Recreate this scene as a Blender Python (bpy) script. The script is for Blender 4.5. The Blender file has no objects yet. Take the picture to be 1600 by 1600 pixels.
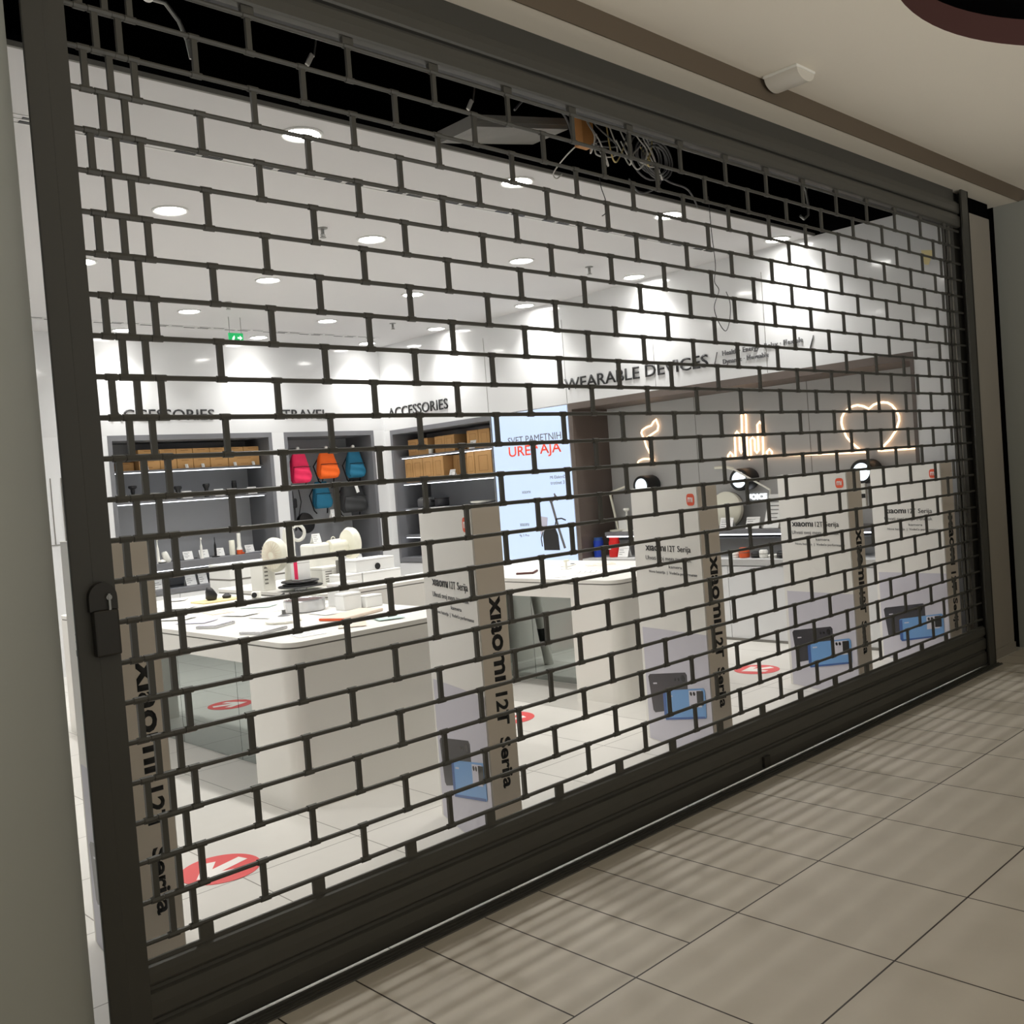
import bpy, bmesh, math, random
from mathutils import Vector, Matrix

C = bpy.context.scene.collection
sc = bpy.context.scene
PI = math.pi
rnd = random.Random(7)

# ------------------------------------------------------------------ camera, world, exposure
cam_d = bpy.data.cameras.new('camera')
cam_d.sensor_width = 36.0
cam_d.sensor_height = 36.0
cam_d.lens = 36.0 * 1531.14 / 1600.0
cam_d.clip_start = 0.05
cam_d.clip_end = 200
cam = bpy.data.objects.new('camera', cam_d)
C.objects.link(cam)
_r = Vector((0.71889, -0.69098, -0.07574))
_d = Vector((-0.07503, 0.03119, -0.99669))
_f = Vector((0.69106, 0.72220, -0.02942))
M4 = Matrix(((_r.x, -_d.x, -_f.x, -1.4642), (_r.y, -_d.y, -_f.y, -2.7662), (_r.z, -_d.z, -_f.z, 1.5632), (0, 0, 0, 1)))
cam.matrix_world = M4
sc.camera = cam

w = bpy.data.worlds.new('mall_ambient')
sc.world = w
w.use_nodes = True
# mall ambience: dim from eye level up; brightness below added to light the ceilings
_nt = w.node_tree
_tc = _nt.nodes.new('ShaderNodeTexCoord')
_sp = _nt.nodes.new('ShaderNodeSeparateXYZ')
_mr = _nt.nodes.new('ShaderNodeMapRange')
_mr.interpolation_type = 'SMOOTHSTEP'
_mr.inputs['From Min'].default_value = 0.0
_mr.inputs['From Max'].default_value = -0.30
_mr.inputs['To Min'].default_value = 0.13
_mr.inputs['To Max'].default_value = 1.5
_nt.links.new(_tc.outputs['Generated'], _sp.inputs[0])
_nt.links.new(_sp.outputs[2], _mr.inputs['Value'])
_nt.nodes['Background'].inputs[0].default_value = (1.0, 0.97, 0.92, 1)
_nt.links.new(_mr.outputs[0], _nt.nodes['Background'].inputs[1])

sc.view_settings.view_transform = 'Standard'
sc.view_settings.look = 'None'
sc.view_settings.gamma = 1.0
sc.view_settings.use_curve_mapping = False
sc.view_settings.exposure = 0.0
sc.cycles.use_denoising = True
sc.cycles.max_bounces = 10
sc.cycles.diffuse_bounces = 5
sc.cycles.glossy_bounces = 5
sc.cycles.sample_clamp_indirect = 6.0
sc.cycles.caustics_reflective = False
sc.cycles.caustics_refractive = False

LAMP = 34.0           # radiance of one shop downlight's diffuser
BEAM = 9.0            # watts of its downward beam
XW, YB, ZC = 6.012, 7.265, 3.39   # right wall, back wall, shop ceiling
PX, PZ = 0.3791, 0.115            # grille pitch
Z0 = 0.337                        # lowest grille rod

# ------------------------------------------------------------------ materials
def lin(c):
    c /= 255.0
    return c / 12.92 if c <= 0.04045 else ((c + 0.055) / 1.055) ** 2.4

def rgb(r, g, b):
    return (lin(r), lin(g), lin(b), 1.0)

MATS = {}
def mat(name, col, rough=0.5, metal=0.0, emit=None, estr=0.0, coat=0.0, noise=0.0, nscale=8.0, spec=0.5):
    m = bpy.data.materials.new(name)
    m.use_nodes = True
    nt = m.node_tree
    b = nt.nodes['Principled BSDF']
    b.inputs['Base Color'].default_value = rgb(*col)
    b.inputs['Roughness'].default_value = rough
    b.inputs['Metallic'].default_value = metal
    b.inputs['Coat Weight'].default_value = coat
    b.inputs['Coat Roughness'].default_value = 0.05
    b.inputs['Specular IOR Level'].default_value = spec
    if emit:
        b.inputs['Emission Color'].default_value = rgb(*emit)
        b.inputs['Emission Strength'].default_value = estr
    if noise:
        tc = nt.nodes.new('ShaderNodeTexCoord')
        nz = nt.nodes.new('ShaderNodeTexNoise')
        nz.inputs['Scale'].default_value = nscale
        nz.inputs['Detail'].default_value = 5
        mx = nt.nodes.new('ShaderNodeMix')
        mx.data_type = 'RGBA'
        c = rgb(*col)
        mx.inputs[6].default_value = tuple(v * (1 - noise) for v in c[:3]) + (1,)
        mx.inputs[7].default_value = tuple(min(1, v * (1 + noise)) for v in c[:3]) + (1,)
        nt.links.new(tc.outputs['Object'], nz.inputs['Vector'])
        nt.links.new(nz.outputs['Fac'], mx.inputs[0])
        nt.links.new(mx.outputs[2], b.inputs['Base Color'])
    MATS[name] = m
    return m

def tile_mat(name, col, col2, grout, px, py, ox, oy, gw, rough, half_from=None):
    """square tiles with thin grout lines; object coordinates are world metres"""
    m = bpy.data.materials.new(name)
    m.use_nodes = True
    nt = m.node_tree
    N, L = nt.nodes, nt.links
    b = N['Principled BSDF']
    tc = N.new('ShaderNodeTexCoord')
    sx = N.new('ShaderNodeSeparateXYZ')
    L.new(tc.outputs['Object'], sx.inputs[0])
    def mth(op, a, v, v2=None):
        n = N.new('ShaderNodeMath'); n.operation = op
        for i, q in enumerate((a, v, v2)):
            if q is None: continue
            if isinstance(q, (int, float)): n.inputs[i].default_value = q
            else: L.new(q, n.inputs[i])
        return n.outputs[0]
    def line(coord, off, pitch):
        t = mth('SUBTRACT', coord, off)
        p = mth('PINGPONG', t, pitch / 2 if isinstance(pitch, float) else pitch)
        return mth('LESS_THAN', p, gw / 2)
    lx = line(sx.outputs[0], ox, px)
    if half_from is not None:
        lh = line(sx.outputs[0], ox, px / 2)
        near = mth('GREATER_THAN', sx.outputs[1], half_from)
        lx = mth('MAXIMUM', lx, mth('MULTIPLY', lh, near))
    ly = line(sx.outputs[1], oy, py)
    if half_from is not None:
        ly = mth('MULTIPLY', ly, mth('LESS_THAN', sx.outputs[1], half_from + 0.3))
    g = mth('MAXIMUM', lx, ly)
    nz = N.new('ShaderNodeTexNoise'); nz.inputs['Scale'].default_value = 1.3; nz.inputs['Detail'].default_value = 6
    nz2 = N.new('ShaderNodeTexNoise'); nz2.inputs['Scale'].default_value = 9.0; nz2.inputs['Detail'].default_value = 8
    L.new(tc.outputs['Object'], nz.inputs['Vector']); L.new(tc.outputs['Object'], nz2.inputs['Vector'])
    f = mth('MULTIPLY_ADD', nz2.outputs['Fac'], 0.35, mth('MULTIPLY', nz.outputs['Fac'], 0.65))
    mx = N.new('ShaderNodeMix'); mx.data_type = 'RGBA'
    mx.inputs[6].default_value = rgb(*col); mx.inputs[7].default_value = rgb(*col2)
    L.new(f, mx.inputs[0])
    mg = N.new('ShaderNodeMix'); mg.data_type = 'RGBA'
    mg.inputs[7].default_value = rgb(*grout)
    L.new(g, mg.inputs[0]); L.new(mx.outputs[2], mg.inputs[6])
    L.new(mg.outputs[2], b.inputs['Base Color'])
    b.inputs['Roughness'].default_value = rough
    b.inputs['Specular IOR Level'].default_value = 0.45
    MATS[name] = m
    return m

tile_mat('mall_tile', (192, 184, 170), (211, 204, 191), (52, 44, 36), 0.566, 0.566, 1.378, -0.785, 0.006, 0.38, half_from=-0.785)
tile_mat('shop_tile', (200, 197, 190), (216, 213, 207), (120, 116, 108), 0.577, 0.577, 0.45, 0.45, 0.005, 0.32)
mat('white_wall', (220, 221, 222), 0.55)
mat('gloss_white', (218, 219, 220), 0.10, coat=0.3)
mat('shop_ceiling', (204, 203, 203), 0.8)
mat('mall_ceiling', (238, 231, 217), 0.9, noise=0.03, nscale=1.0)
mat('brown_shade', (98, 86, 71), 0.85)  # brownish ceiling step, its shade put into the colour as well
mat('recess_brown', (84, 50, 44), 0.7)
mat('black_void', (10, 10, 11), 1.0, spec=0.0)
mat('left_wall', (165, 168, 162), 0.6, noise=0.03, nscale=0.6)
mat('right_wall', (150, 144, 134), 0.7, noise=0.03, nscale=2)
mat('shutter', (76, 75, 70), 0.42, 0.25)
mat('shutter_dark', (70, 69, 64), 0.5, 0.2)
mat('rail', (66, 65, 60), 0.5, 0.15)
mat('steel', (150, 150, 146), 0.35, 0.8)
mat('steel_dark', (104, 103, 100), 0.4, 0.6)
mat('lock', (52, 50, 46), 0.4, 0.4)
mat('white_table', (234, 232, 226), 0.35)
mat('groove', (120, 118, 112), 0.7)
mat('mirror', (176, 184, 182), 0.02, 1.0)
mat('black', (16, 16, 17), 0.45)
mat('ink', (34, 34, 36), 0.6)
mat('ink_grey', (104, 104, 106), 0.7)
mat('grey_unit', (112, 113, 117), 0.6)
mat('grey_back', (168, 170, 174), 0.6)
mat('grey_panel', (186, 186, 185), 0.7)
mat('brown_frame', (96, 86, 80), 0.5)
mat('totem_white', (226, 224, 219), 0.6)
mat('totem_beige', (226, 216, 203), 0.65)
mat('lilac', (196, 194, 204), 0.5)
mat('orange_logo', (226, 82, 44), 0.5)
mat('logo_white', (245, 240, 236), 0.5)
mat('phone_black', (48, 47, 54), 0.3)
mat('phone_blue', (104, 152, 204), 0.3)
mat('phone_deep', (52, 88, 150), 0.3)
mat('lens', (12, 12, 15), 0.15)
mat('cardboard', (196, 152, 98), 0.8, noise=0.06, nscale=6)
mat('card_tape', (150, 108, 62), 0.7)
mat('paper', (236, 236, 234), 0.7)
mat('pink_bag', (236, 40, 92), 0.75, noise=0.12, nscale=14)
mat('orange_bag', (250, 104, 24), 0.75, noise=0.10, nscale=14)
mat('teal_bag', (28, 110, 142), 0.75, noise=0.12, nscale=14)
mat('black_bag', (52, 53, 54), 0.8, noise=0.15, nscale=14)
mat('strap', (22, 22, 24), 0.8)
mat('white_plastic', (236, 235, 228), 0.3)
mat('cream_plastic', (232, 230, 214), 0.35)
mat('silver', (196, 197, 198), 0.25, 0.7)
mat('dark_pot', (62, 62, 66), 0.35)
mat('pot_grey', (112, 112, 114), 0.4)
mat('blue_pack', (26, 62, 172), 0.5)
mat('red_pack', (214, 32, 30), 0.5)
mat('orange_cap', (222, 92, 44), 0.5)
mat('book_beige', (222, 206, 190), 0.7)
mat('violet_print', (200, 199, 216), 0.7)
mat('green_print', (198, 222, 216), 0.7)
mat('sticker_red', (214, 84, 84), 0.45)
mat('sticker_white', (232, 228, 222), 0.45)
mat('wood', (176, 122, 66), 0.7, noise=0.15, nscale=10)
mat('old_board', (120, 118, 114), 0.8, noise=0.2, nscale=6)
mat('wire_white', (190, 188, 182), 0.6)
mat('wire_grey', (90, 90, 90), 0.6)
mat('wire_dark', (44, 44, 46), 0.6)
mat('wire_yellow', (196, 176, 116), 0.6)
mat('yellow_tape', (226, 212, 160), 0.7)
mat('lamp_white', (255, 255, 255), 0.5, emit=(255, 252, 246), estr=LAMP)
mat('lamp_rim', (214, 214, 212), 0.4)
mat('led', (255, 255, 255), 0.5, emit=(240, 246, 255), estr=3.0)
mat('light_panel', (120, 128, 140), 0.4, emit=(205, 226, 255), estr=0.88)
mat('neon', (255, 214, 170), 0.4, emit=(255, 212, 172), estr=2.4)
mat('display_glow', (240, 250, 255), 0.4, emit=(225, 242, 255), estr=1.6)
mat('exit_green', (20, 160, 90), 0.4, emit=(24, 168, 92), estr=0.6)
mat('exit_mark', (240, 255, 246), 0.4, emit=(225, 255, 238), estr=0.8)
mat('red_text', (222, 70, 44), 0.5, emit=(222, 70, 44), estr=0.45)
mat('emergency', (216, 211, 200), 0.35)

# ------------------------------------------------------------------ mesh helpers
class MB:
    """collects shapes into one mesh"""
    def __init__(self):
        self.bm = bmesh.new()
    def face(self, vs):
        vv = [self.bm.verts.new(v) for v in vs]
        try: return self.bm.faces.new(vv)
        except ValueError: return None
    def box(self, x0, x1, y0, y1, z0, z1, bev=0.0, seg=2):
        r = bmesh.ops.create_cube(self.bm, size=1.0)
        vs = r['verts']
        for v in vs:
            v.co = Vector((x0 + (v.co.x + .5) * (x1 - x0), y0 + (v.co.y + .5) * (y1 - y0), z0 + (v.co.z + .5) * (z1 - z0)))
        if bev > 0:
            es = list({e for v in vs for e in v.link_edges})
            bmesh.ops.bevel(self.bm, geom=es, offset=min(bev, .49 * min(abs(x1 - x0), abs(y1 - y0), abs(z1 - z0))), segments=seg, affect='EDGES', profile=.5)
        return self
    def obox(self, c, u, v, n, du, dv, dn, bev=0.0):
        """box centred at c with half sizes du,dv,dn along unit axes u,v,n"""
        r = bmesh.ops.create_cube(self.bm, size=2.0)
        c, u, v, n = Vector(c), Vector(u), Vector(v), Vector(n)
        vs = r['verts']
        for q in vs:
            q.co = c + u * (q.co.x * du) + v * (q.co.y * dv) + n * (q.co.z * dn)
        if bev > 0:
            es = list({e for q in vs for e in q.link_edges})
            bmesh.ops.bevel(self.bm, geom=es, offset=min(bev, .9 * min(du, dv, dn)), segments=2, affect='EDGES', profile=.5)
        return self
    def prism(self, poly, off):
        """poly: list of 3D points, extruded by vector off"""
        off = Vector(off)
        a = [self.bm.verts.new(Vector(p)) for p in poly]
        b = [self.bm.verts.new(Vector(p) + off) for p in poly]
        n = len(a)
        self.bm.faces.new(a); self.bm.faces.new(b[::-1])
        for i in range(n):
            self.bm.faces.new((a[i], b[i], b[(i + 1) % n], a[(i + 1) % n]))
        return self
    def tube(self, pts, r, n=8, closed=False, taper=None):
        pts = [Vector(p) for p in pts]
        m = len(pts)
        rings = []
        prev = None
        for i, p in enumerate(pts):
            if closed: t = pts[(i + 1) % m] - pts[i - 1]
            else: t = pts[min(i + 1, m - 1)] - pts[max(i - 1, 0)]
            if t.length < 1e-9: t = Vector((0, 0, 1))
            t.normalize()
            if prev is None:
                ref = Vector((0, 0, 1)) if abs(t.z) < .9 else Vector((1, 0, 0))
                a = t.cross(ref).normalized()
            else:
                a = (prev - t * prev.dot(t))
                a = a.normalized() if a.length > 1e-6 else t.orthogonal().normalized()
            prev = a
            b = t.cross(a)
            rr = r if taper is None else r * (1 + (taper - 1) * i / max(1, m - 1))
            rings.append([self.bm.verts.new(p + (a * math.cos(2 * PI * k / n) + b * math.sin(2 * PI * k / n)) * rr) for k in range(n)])
        for i in range(m if closed else m - 1):
            A, B = rings[i], rings[(i + 1) % m]
            for k in range(n):
                self.bm.faces.new((A[k], A[(k + 1) % n], B[(k + 1) % n], B[k]))
        if not closed:
            self.bm.faces.new(rings[0][::-1]); self.bm.faces.new(rings[-1])
        return self
    def lathe(self, prof, base, axis=(0, 0, 1), n=32, caps=True, sx=1.0):
        """prof: [(radius, distance along axis)]"""
        ax = Vector(axis).normalized()
        a = ax.orthogonal().normalized(); b = ax.cross(a)
        base = Vector(base)
        rings = []
        for r, h in prof:
            rings.append([self.bm.verts.new(base + ax * h + (a * math.cos(2 * PI * k / n) * sx + b * math.sin(2 * PI * k / n)) * max(r, 1e-4)) for k in range(n)])
        for A, B in zip(rings, rings[1:]):
            for k in range(n):
                self.bm.faces.new((A[k], A[(k + 1) % n], B[(k + 1) % n], B[k]))
        if caps:
            self.bm.faces.new(rings[0][::-1]); self.bm.faces.new(rings[-1])
        return self
    def rrect(self, x0, x1, y0, y1, z0, z1, r, n=8, corners=(1, 1, 1, 1), lip=0.0):
        """slab with rounded vertical corners (order: x0y0, x1y0, x1y1, x0y1)"""
        pts = []
        for (cx, cy, a0, on) in ((x0 + r, y0 + r, PI, corners[0]), (x1 - r, y0 + r, 1.5 * PI, corners[1]), (x1 - r, y1 - r, 0, corners[2]), (x0 + r, y1 - r, .5 * PI, corners[3])):
            if on:
                for k in range(n + 1):
                    t = a0 + .5 * PI * k / n
                    pts.append((cx + r * math.cos(t), cy + r * math.sin(t)))
            else:
                t = a0 + .25 * PI
                pts.append((cx + r * math.copysign(1, math.cos(t)), cy + r * math.copysign(1, math.sin(t))))
        self.prism([(p[0], p[1], z0) for p in pts], (0, 0, z1 - z0))
        return self
    def mesh(self, name, smooth=None):
        bmesh.ops.recalc_face_normals(self.bm, faces=self.bm.faces[:])
        me = bpy.data.meshes.new(name)
        self.bm.to_mesh(me); self.bm.free()
        if smooth:
            for p in me.polygons: p.use_smooth = True
            try: me.set_sharp_from_angle(angle=math.radians(smooth))
            except Exception: pass
        return me

def obj(name, mb, m, parent=None, smooth=None):
    me = mb.mesh(name, smooth) if isinstance(mb, MB) else mb
    me.materials.append(MATS[m])
    o = bpy.data.objects.new(name, me)
    C.objects.link(o)
    if parent is not None:
        o.parent = parent
    return o

def tag(o, label, cat, group=None):
    o['label'] = label; o['category'] = cat
    if group: o['group'] = group
    return o

def thing(name, label, cat, loc=(0, 0, 0), rz=0.0, group=None):
    o = bpy.data.objects.new(name, None)
    o.empty_display_size = 0.1
    C.objects.link(o)
    o.location = loc; o.rotation_euler = (0, 0, rz)
    return tag(o, label, cat, group)

def shift(mb, loc):
    bmesh.ops.translate(mb.bm, verts=mb.bm.verts[:], vec=-Vector(loc))
    return mb

def wobj(name, mb, m, parent, smooth=None):
    """part given in world coordinates under an unrotated thing"""
    p = parent
    off = Vector((0, 0, 0))
    while p is not None:
        off += p.location; p = p.parent
    shift(mb, off)
    return obj(name, mb, m, parent, smooth)

def struct(name, mb, m, smooth=None):
    o = obj(name, mb, m, None, smooth)
    o['kind'] = 'structure'
    return o

def dup(root, loc, rz=None, label=None, group=None):
    r = root.copy(); C.objects.link(r); r.location = loc
    if rz is not None: r.rotation_euler = (0, 0, rz)
    if label: r['label'] = label
    if group: r['group'] = group
    for ch in list(root.children):
        c = ch.copy(); C.objects.link(c); c.parent = r
        for g in list(ch.children):
            d = g.copy(); C.objects.link(d); d.parent = c
    return r

def text_mesh(body, origin, right, up, width=None, height=None, depth=0.002, bold=0.0, out=None, align='LEFT', line=1.0):
    """lettering as a mesh; origin = lower left of the text, out = direction it stands proud"""
    cu = bpy.data.curves.new('lettering', 'FONT')
    cu.body = body; cu.size = 1.0; cu.offset = bold; cu.align_x = align; cu.space_line = line
    cu.resolution_u = 3
    to = bpy.data.objects.new('lettering_source', cu)
    C.objects.link(to)
    dg = bpy.context.evaluated_depsgraph_get()
    me = bpy.data.meshes.new_from_object(to.evaluated_get(dg))
    bpy.data.objects.remove(to); bpy.data.curves.remove(cu)
    bm = bmesh.new(); bm.from_mesh(me); bpy.data.meshes.remove(me)
    xs = [v.co.x for v in bm.verts]; ys = [v.co.y for v in bm.verts]
    x0, x1, y0, y1 = min(xs), max(xs), min(ys), max(ys)
    sx = width / (x1 - x0) if width else None
    sy = height / (y1 - y0) if height else None
    if sx is None: sx = sy
    if sy is None: sy = sx
    R, U = Vector(right).normalized(), Vector(up).normalized()
    N = Vector(out).normalized() if out is not None else R.cross(U)
    O = Vector(origin)
    for v in bm.verts:
        v.co = O + R * ((v.co.x - x0) * sx) + U * ((v.co.y - y0) * sy) + N * depth
    r = bmesh.ops.extrude_face_region(bm, geom=bm.faces[:])
    vs = [g for g in r['geom'] if isinstance(g, bmesh.types.BMVert)]
    bmesh.ops.translate(bm, verts=vs, vec=-N * (depth * 0.9))
    mb = MB(); mb.bm.free(); mb.bm = bm
    return mb

# ------------------------------------------------------------------ setting
# floors
mb = MB(); mb.box(-4.5, 8.5, -4.6, -0.005, -0.1, 0); struct('floor', mb, 'mall_tile')
mb = MB(); mb.box(-1.6, 6.7, -0.005, YB + 0.7, -0.1, 0); struct('floor_shop', mb, 'shop_tile')

# shop ceiling with its open front, thickness and the pale edge trim
mb = MB(); mb.box(-1.5, XW + 0.7, 1.245, YB + 0.7, ZC, ZC + 0.012); struct('ceiling_shop', mb, 'shop_ceiling')
mb = MB(); mb.box(-1.5, XW, 1.230, 1.245, ZC - 0.004, ZC + 0.018); struct('trim_1', mb, 'groove')
# dark open plenum above the shop front
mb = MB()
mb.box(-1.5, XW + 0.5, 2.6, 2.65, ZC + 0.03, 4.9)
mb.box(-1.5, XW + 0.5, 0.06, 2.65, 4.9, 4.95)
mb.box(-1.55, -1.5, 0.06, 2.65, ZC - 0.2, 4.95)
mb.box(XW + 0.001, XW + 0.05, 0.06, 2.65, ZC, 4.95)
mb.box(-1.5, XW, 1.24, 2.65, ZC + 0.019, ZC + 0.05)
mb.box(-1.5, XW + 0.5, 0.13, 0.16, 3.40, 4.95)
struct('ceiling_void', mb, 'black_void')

# back wall: fascia, left stretch and the posts between the niches
mb = MB()
mb.box(-1.6, XW, YB, YB + 0.6, 2.35, ZC)
struct('wall_back', mb, 'gloss_white')
mb = MB()
for x0, x1 in ((-1.6, 2.523), (4.408, 4.566), (5.842, XW)):
    mb = MB(); mb.box(x0, x1, YB, YB + 0.6, 0, 2.35); struct('wall_back', mb, 'white_wall')
mb = MB()
for x in (1.86, 1.93, 2.03): mb.box(x, x + 0.008, YB - 0.006, YB, 1.3, 1.95)
mb.box(1.86, 2.2, YB - 0.006, YB, 1.29, 1.298)
struct('trim_2', mb, 'groove')
# right wall
mb = MB()
mb.box(XW, XW + 0.62, 0.19, YB + 0.6, 2.335, ZC)
struct('wall_right', mb, 'gloss_white')
mb = MB()
mb.box(XW, XW + 0.62, 0.19, 0.488, 0, 2.335); struct('wall_right', mb, 'white_wall')
mb = MB(); mb.box(XW + 0.03, XW + 0.62, 0.13, 0.19, 0, ZC); struct('wall_right', mb, 'white_wall')
mb = MB(); mb.box(XW, XW + 0.62, 7.147, YB + 0.6, 0, 2.335); struct('wall_right', mb, 'white_wall')
mb = MB()
for y in (5.30, 4.10, 2.95, 1.75): mb.box(XW - 0.002, XW, y, y + 0.004, 2.34, 3.2)
struct('trim_3', mb, 'groove')
# left wall of the shop
mb = MB(); mb.box(-1.6, -1.5, 0.06, YB + 0.6, 0, ZC); struct('wall_left', mb, 'white_wall')

# mall side: soffit, step, ceiling with the round recess
ZM = 3.484
mb = MB(); mb.box(-6, 6.60, -0.152, 0.13, 3.385, 3.40); struct('ceiling_soffit', mb, 'mall_ceiling')
mb = MB(); mb.box(-6, 9, -0.158, -0.152, 3.381, ZM + 0.03); struct('trim_4', mb, 'brown_shade')
rc, rr_ = (3.03, -2.515), 1.57
mb = MB()
n = 96
ring = [mb.bm.verts.new((rc[0] + rr_ * math.cos(2 * PI * k / n), rc[1] + rr_ * math.sin(2 * PI * k / n), ZM)) for k in range(n)]
def edge_pt(k):
    a = 2 * PI * k / n; c, s = math.cos(a), math.sin(a)
    x0, x1, y0, y1 = -6, 9, -7, -0.156
    t = min([((x1 - rc[0]) / c) if c > 1e-9 else 1e9, ((x0 - rc[0]) / c) if c < -1e-9 else 1e9, ((y1 - rc[1]) / s) if s > 1e-9 else 1e9, ((y0 - rc[1]) / s) if s < -1e-9 else 1e9])
    return (rc[0] + c * t, rc[1] + s * t, ZM)
outer = [mb.bm.verts.new(edge_pt(k)) for k in range(n)]
for k in range(n):
    mb.bm.faces.new((ring[k], ring[(k + 1) % n], outer[(k + 1) % n], outer[k]))
# corner fillers
for cx, cy in ((-6, -7), (9, -7), (9, -0.156), (-6, -0.156)):
    best = min(range(n), key=lambda k: (outer[k].co - Vector((cx, cy, ZM))).length)
    for k in (best - 1, best):
        a, b = outer[k % n].co, outer[(k + 1) % n].co
        if abs(a.x - b.x) > 1e-6 and abs(a.y - b.y) > 1e-6:
            mb.face([a, (cx, cy, ZM), b])
struct('ceiling', mb, 'mall_ceiling')
mb = MB()
mb.lathe([(rr_, 0), (rr_, 0.125), (rr_ + 0.01, 0.125), (rr_ + 0.01, 0)], (rc[0], rc[1], ZM), n=96, caps=False)
struct('trim_5', mb, 'recess_brown', 40)
mb = MB(); mb.lathe([(rr_ + 0.3, 0.0), (rr_ + 0.3, 0.02)], (rc[0], rc[1], ZM + 0.125), n=64); struct('ceiling_recess', mb, 'black_void')

# mall wall on the left, with a rounded end
mb = MB(); mb.rrect(-6, -0.561, -0.32, 0.0, 0, 3.384, 0.30, 24, (0, 1, 0, 0)); struct('wall_left_mall', mb, 'left_wall', 40)
# mall wall strip right of the shutter, the dark joint and the side wall
mb = MB()
mb.box(5.86, 6.385, 0.015, 0.13, 0, 3.27)
mb.box(5.86, 6.385, 0.005, 0.015, 0, 0.07)
struct('wall_right_mall', mb, 'right_wall')
mb = MB(); mb.box(5.86, 6.70, 0.13, 0.16, 0, 3.40); mb.box(6.531, 6.70, 0.03, 0.16, 0, 3.40); mb.box(6.02, 6.385, 0.02, 0.12, 3.272, 3.384); struct('wall_joint', mb, 'black_void')
mb = MB(); mb.box(6.53, 6.75, -4.6, 0.03, 0, 3.384); struct('wall_side_mall', mb, 'left_wall')

# ------------------------------------------------------------------ ceiling fittings
def downlight(label, x, y):
    t = thing('downlight', label, 'ceiling light', (x, y, ZC), 0, 'round downlights in the shop ceiling')
    mb = MB(); mb.lathe([(0.089, 0.0), (0.108, 0.0), (0.108, -0.006), (0.098, -0.010), (0.089, -0.006)], (0, 0, 0), n=36, caps=False)
    obj('rim', mb, 'lamp_rim', t, 40)
    mb = MB(); mb.lathe([(0.089, 0.0), (0.089, -0.004)], (0, 0, 0), n=36)
    obj('diffuser', mb, 'lamp_white', t)
    ld = bpy.data.lights.get('downlight_beam')
    if ld is None:
        ld = bpy.data.lights.new('downlight_beam', 'AREA')
        ld.shape = 'DISK'; ld.size = 0.17; ld.energy = BEAM; ld.spread = math.radians(108); ld.color = (1.0, 0.985, 0.955)
    lo = bpy.data.objects.new('beam', ld); C.objects.link(lo)
    lo.parent = t; lo.location = (0, 0, -0.012)
    return t
DL = None
xs = (-0.18, 1.32, 2.83, 4.345, 5.815)
ys = (1.46, 2.965, 4.42, 5.86)
rown = ('first row from the shutter', 'second row from the shutter', 'third row from the shutter', 'fourth row from the shutter')
coln = ('leftmost', 'second from left', 'in the middle', 'fourth from left', 'rightmost by the wall')
for j, y in enumerate(ys):
    for i, x in enumerate(xs):
        lab = 'lit round downlight, %s, %s' % (rown[j], coln[i])
        if DL is None: DL = downlight(lab, x, y)
        else: dup(DL, (x, y, ZC), None, lab)
for x, lab in ((2.66, 'left'), (4.18, 'middle'), (5.65, 'right')):
    dup(DL, (x, 6.98, ZC), None, 'lit round downlight close to the back wall, %s of those three' % lab)

def slot_vent(label, y, x0, x1, w_=0.11):
    t = thing('linear_vent', label, 'air vent', ((x0 + x1) / 2, y, ZC))
    mb = MB(); mb.box(x0, x1, y - w_ / 2, y - w_ / 2 + 0.012, ZC - 0.004, ZC); mb.box(x0, x1, y + w_ / 2 - 0.012, y + w_ / 2, ZC - 0.004, ZC)
    mb.box(x0, x1, y - 0.006, y + 0.006, ZC - 0.004, ZC)
    wobj('frame', mb, 'lamp_rim', t)
    mb = MB()
    x = x0
    k = 0
    while x < x1:
        for q, yy in enumerate((y - 0.028, y + 0.028)):
            if (k + q) % 3 != 1: mb.box(x, x + 0.11, yy - 0.013, yy + 0.013, ZC - 0.004, ZC - 0.0005)
        x += 0.15; k += 1
    wobj('slots', mb, 'black', t)
slot_vent('long white slotted air vent across the front of the shop ceiling', 1.96, -0.6, 5.6)
slot_vent('long white slotted air vent across the back of the shop ceiling', 6.615, -0.6, 5.55)

def sprinkler(label, x, y):
    t = thing('sprinkler', label, 'sprinkler', (x, y, ZC))
    mb = MB(); mb.lathe([(0.035, 0), (0.035, -0.006), (0.012, -0.010), (0.012, -0.04)], (0, 0, 0), n=16); obj('base', mb, 'steel', t, 40)
    mb = MB(); mb.lathe([(0.004, -0.04), (0.004, -0.06), (0.022, -0.062), (0.022, -0.066)], (0, 0, 0), n=12)
    mb.tube([(0.012, 0, -0.04), (0.016, 0, -0.05), (0.004, 0, -0.062)], 0.003, 6); mb.tube([(-0.012, 0, -0.04), (-0.016, 0, -0.05), (-0.004, 0, -0.062)], 0.003, 6)
    obj('deflector', mb, 'steel', t, 40)
sprinkler('small steel sprinkler in the ceiling left of the second row downlight', 2.36, 2.88)
sprinkler('small steel sprinkler in the ceiling near the back right corner', 5.11, 5.75)
sprinkler('small steel sprinkler in the ceiling above the right table', 5.08, 2.87)
sprinkler('small steel sprinkler in the ceiling by the hanging exit sign', 2.96, 5.36)

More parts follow.
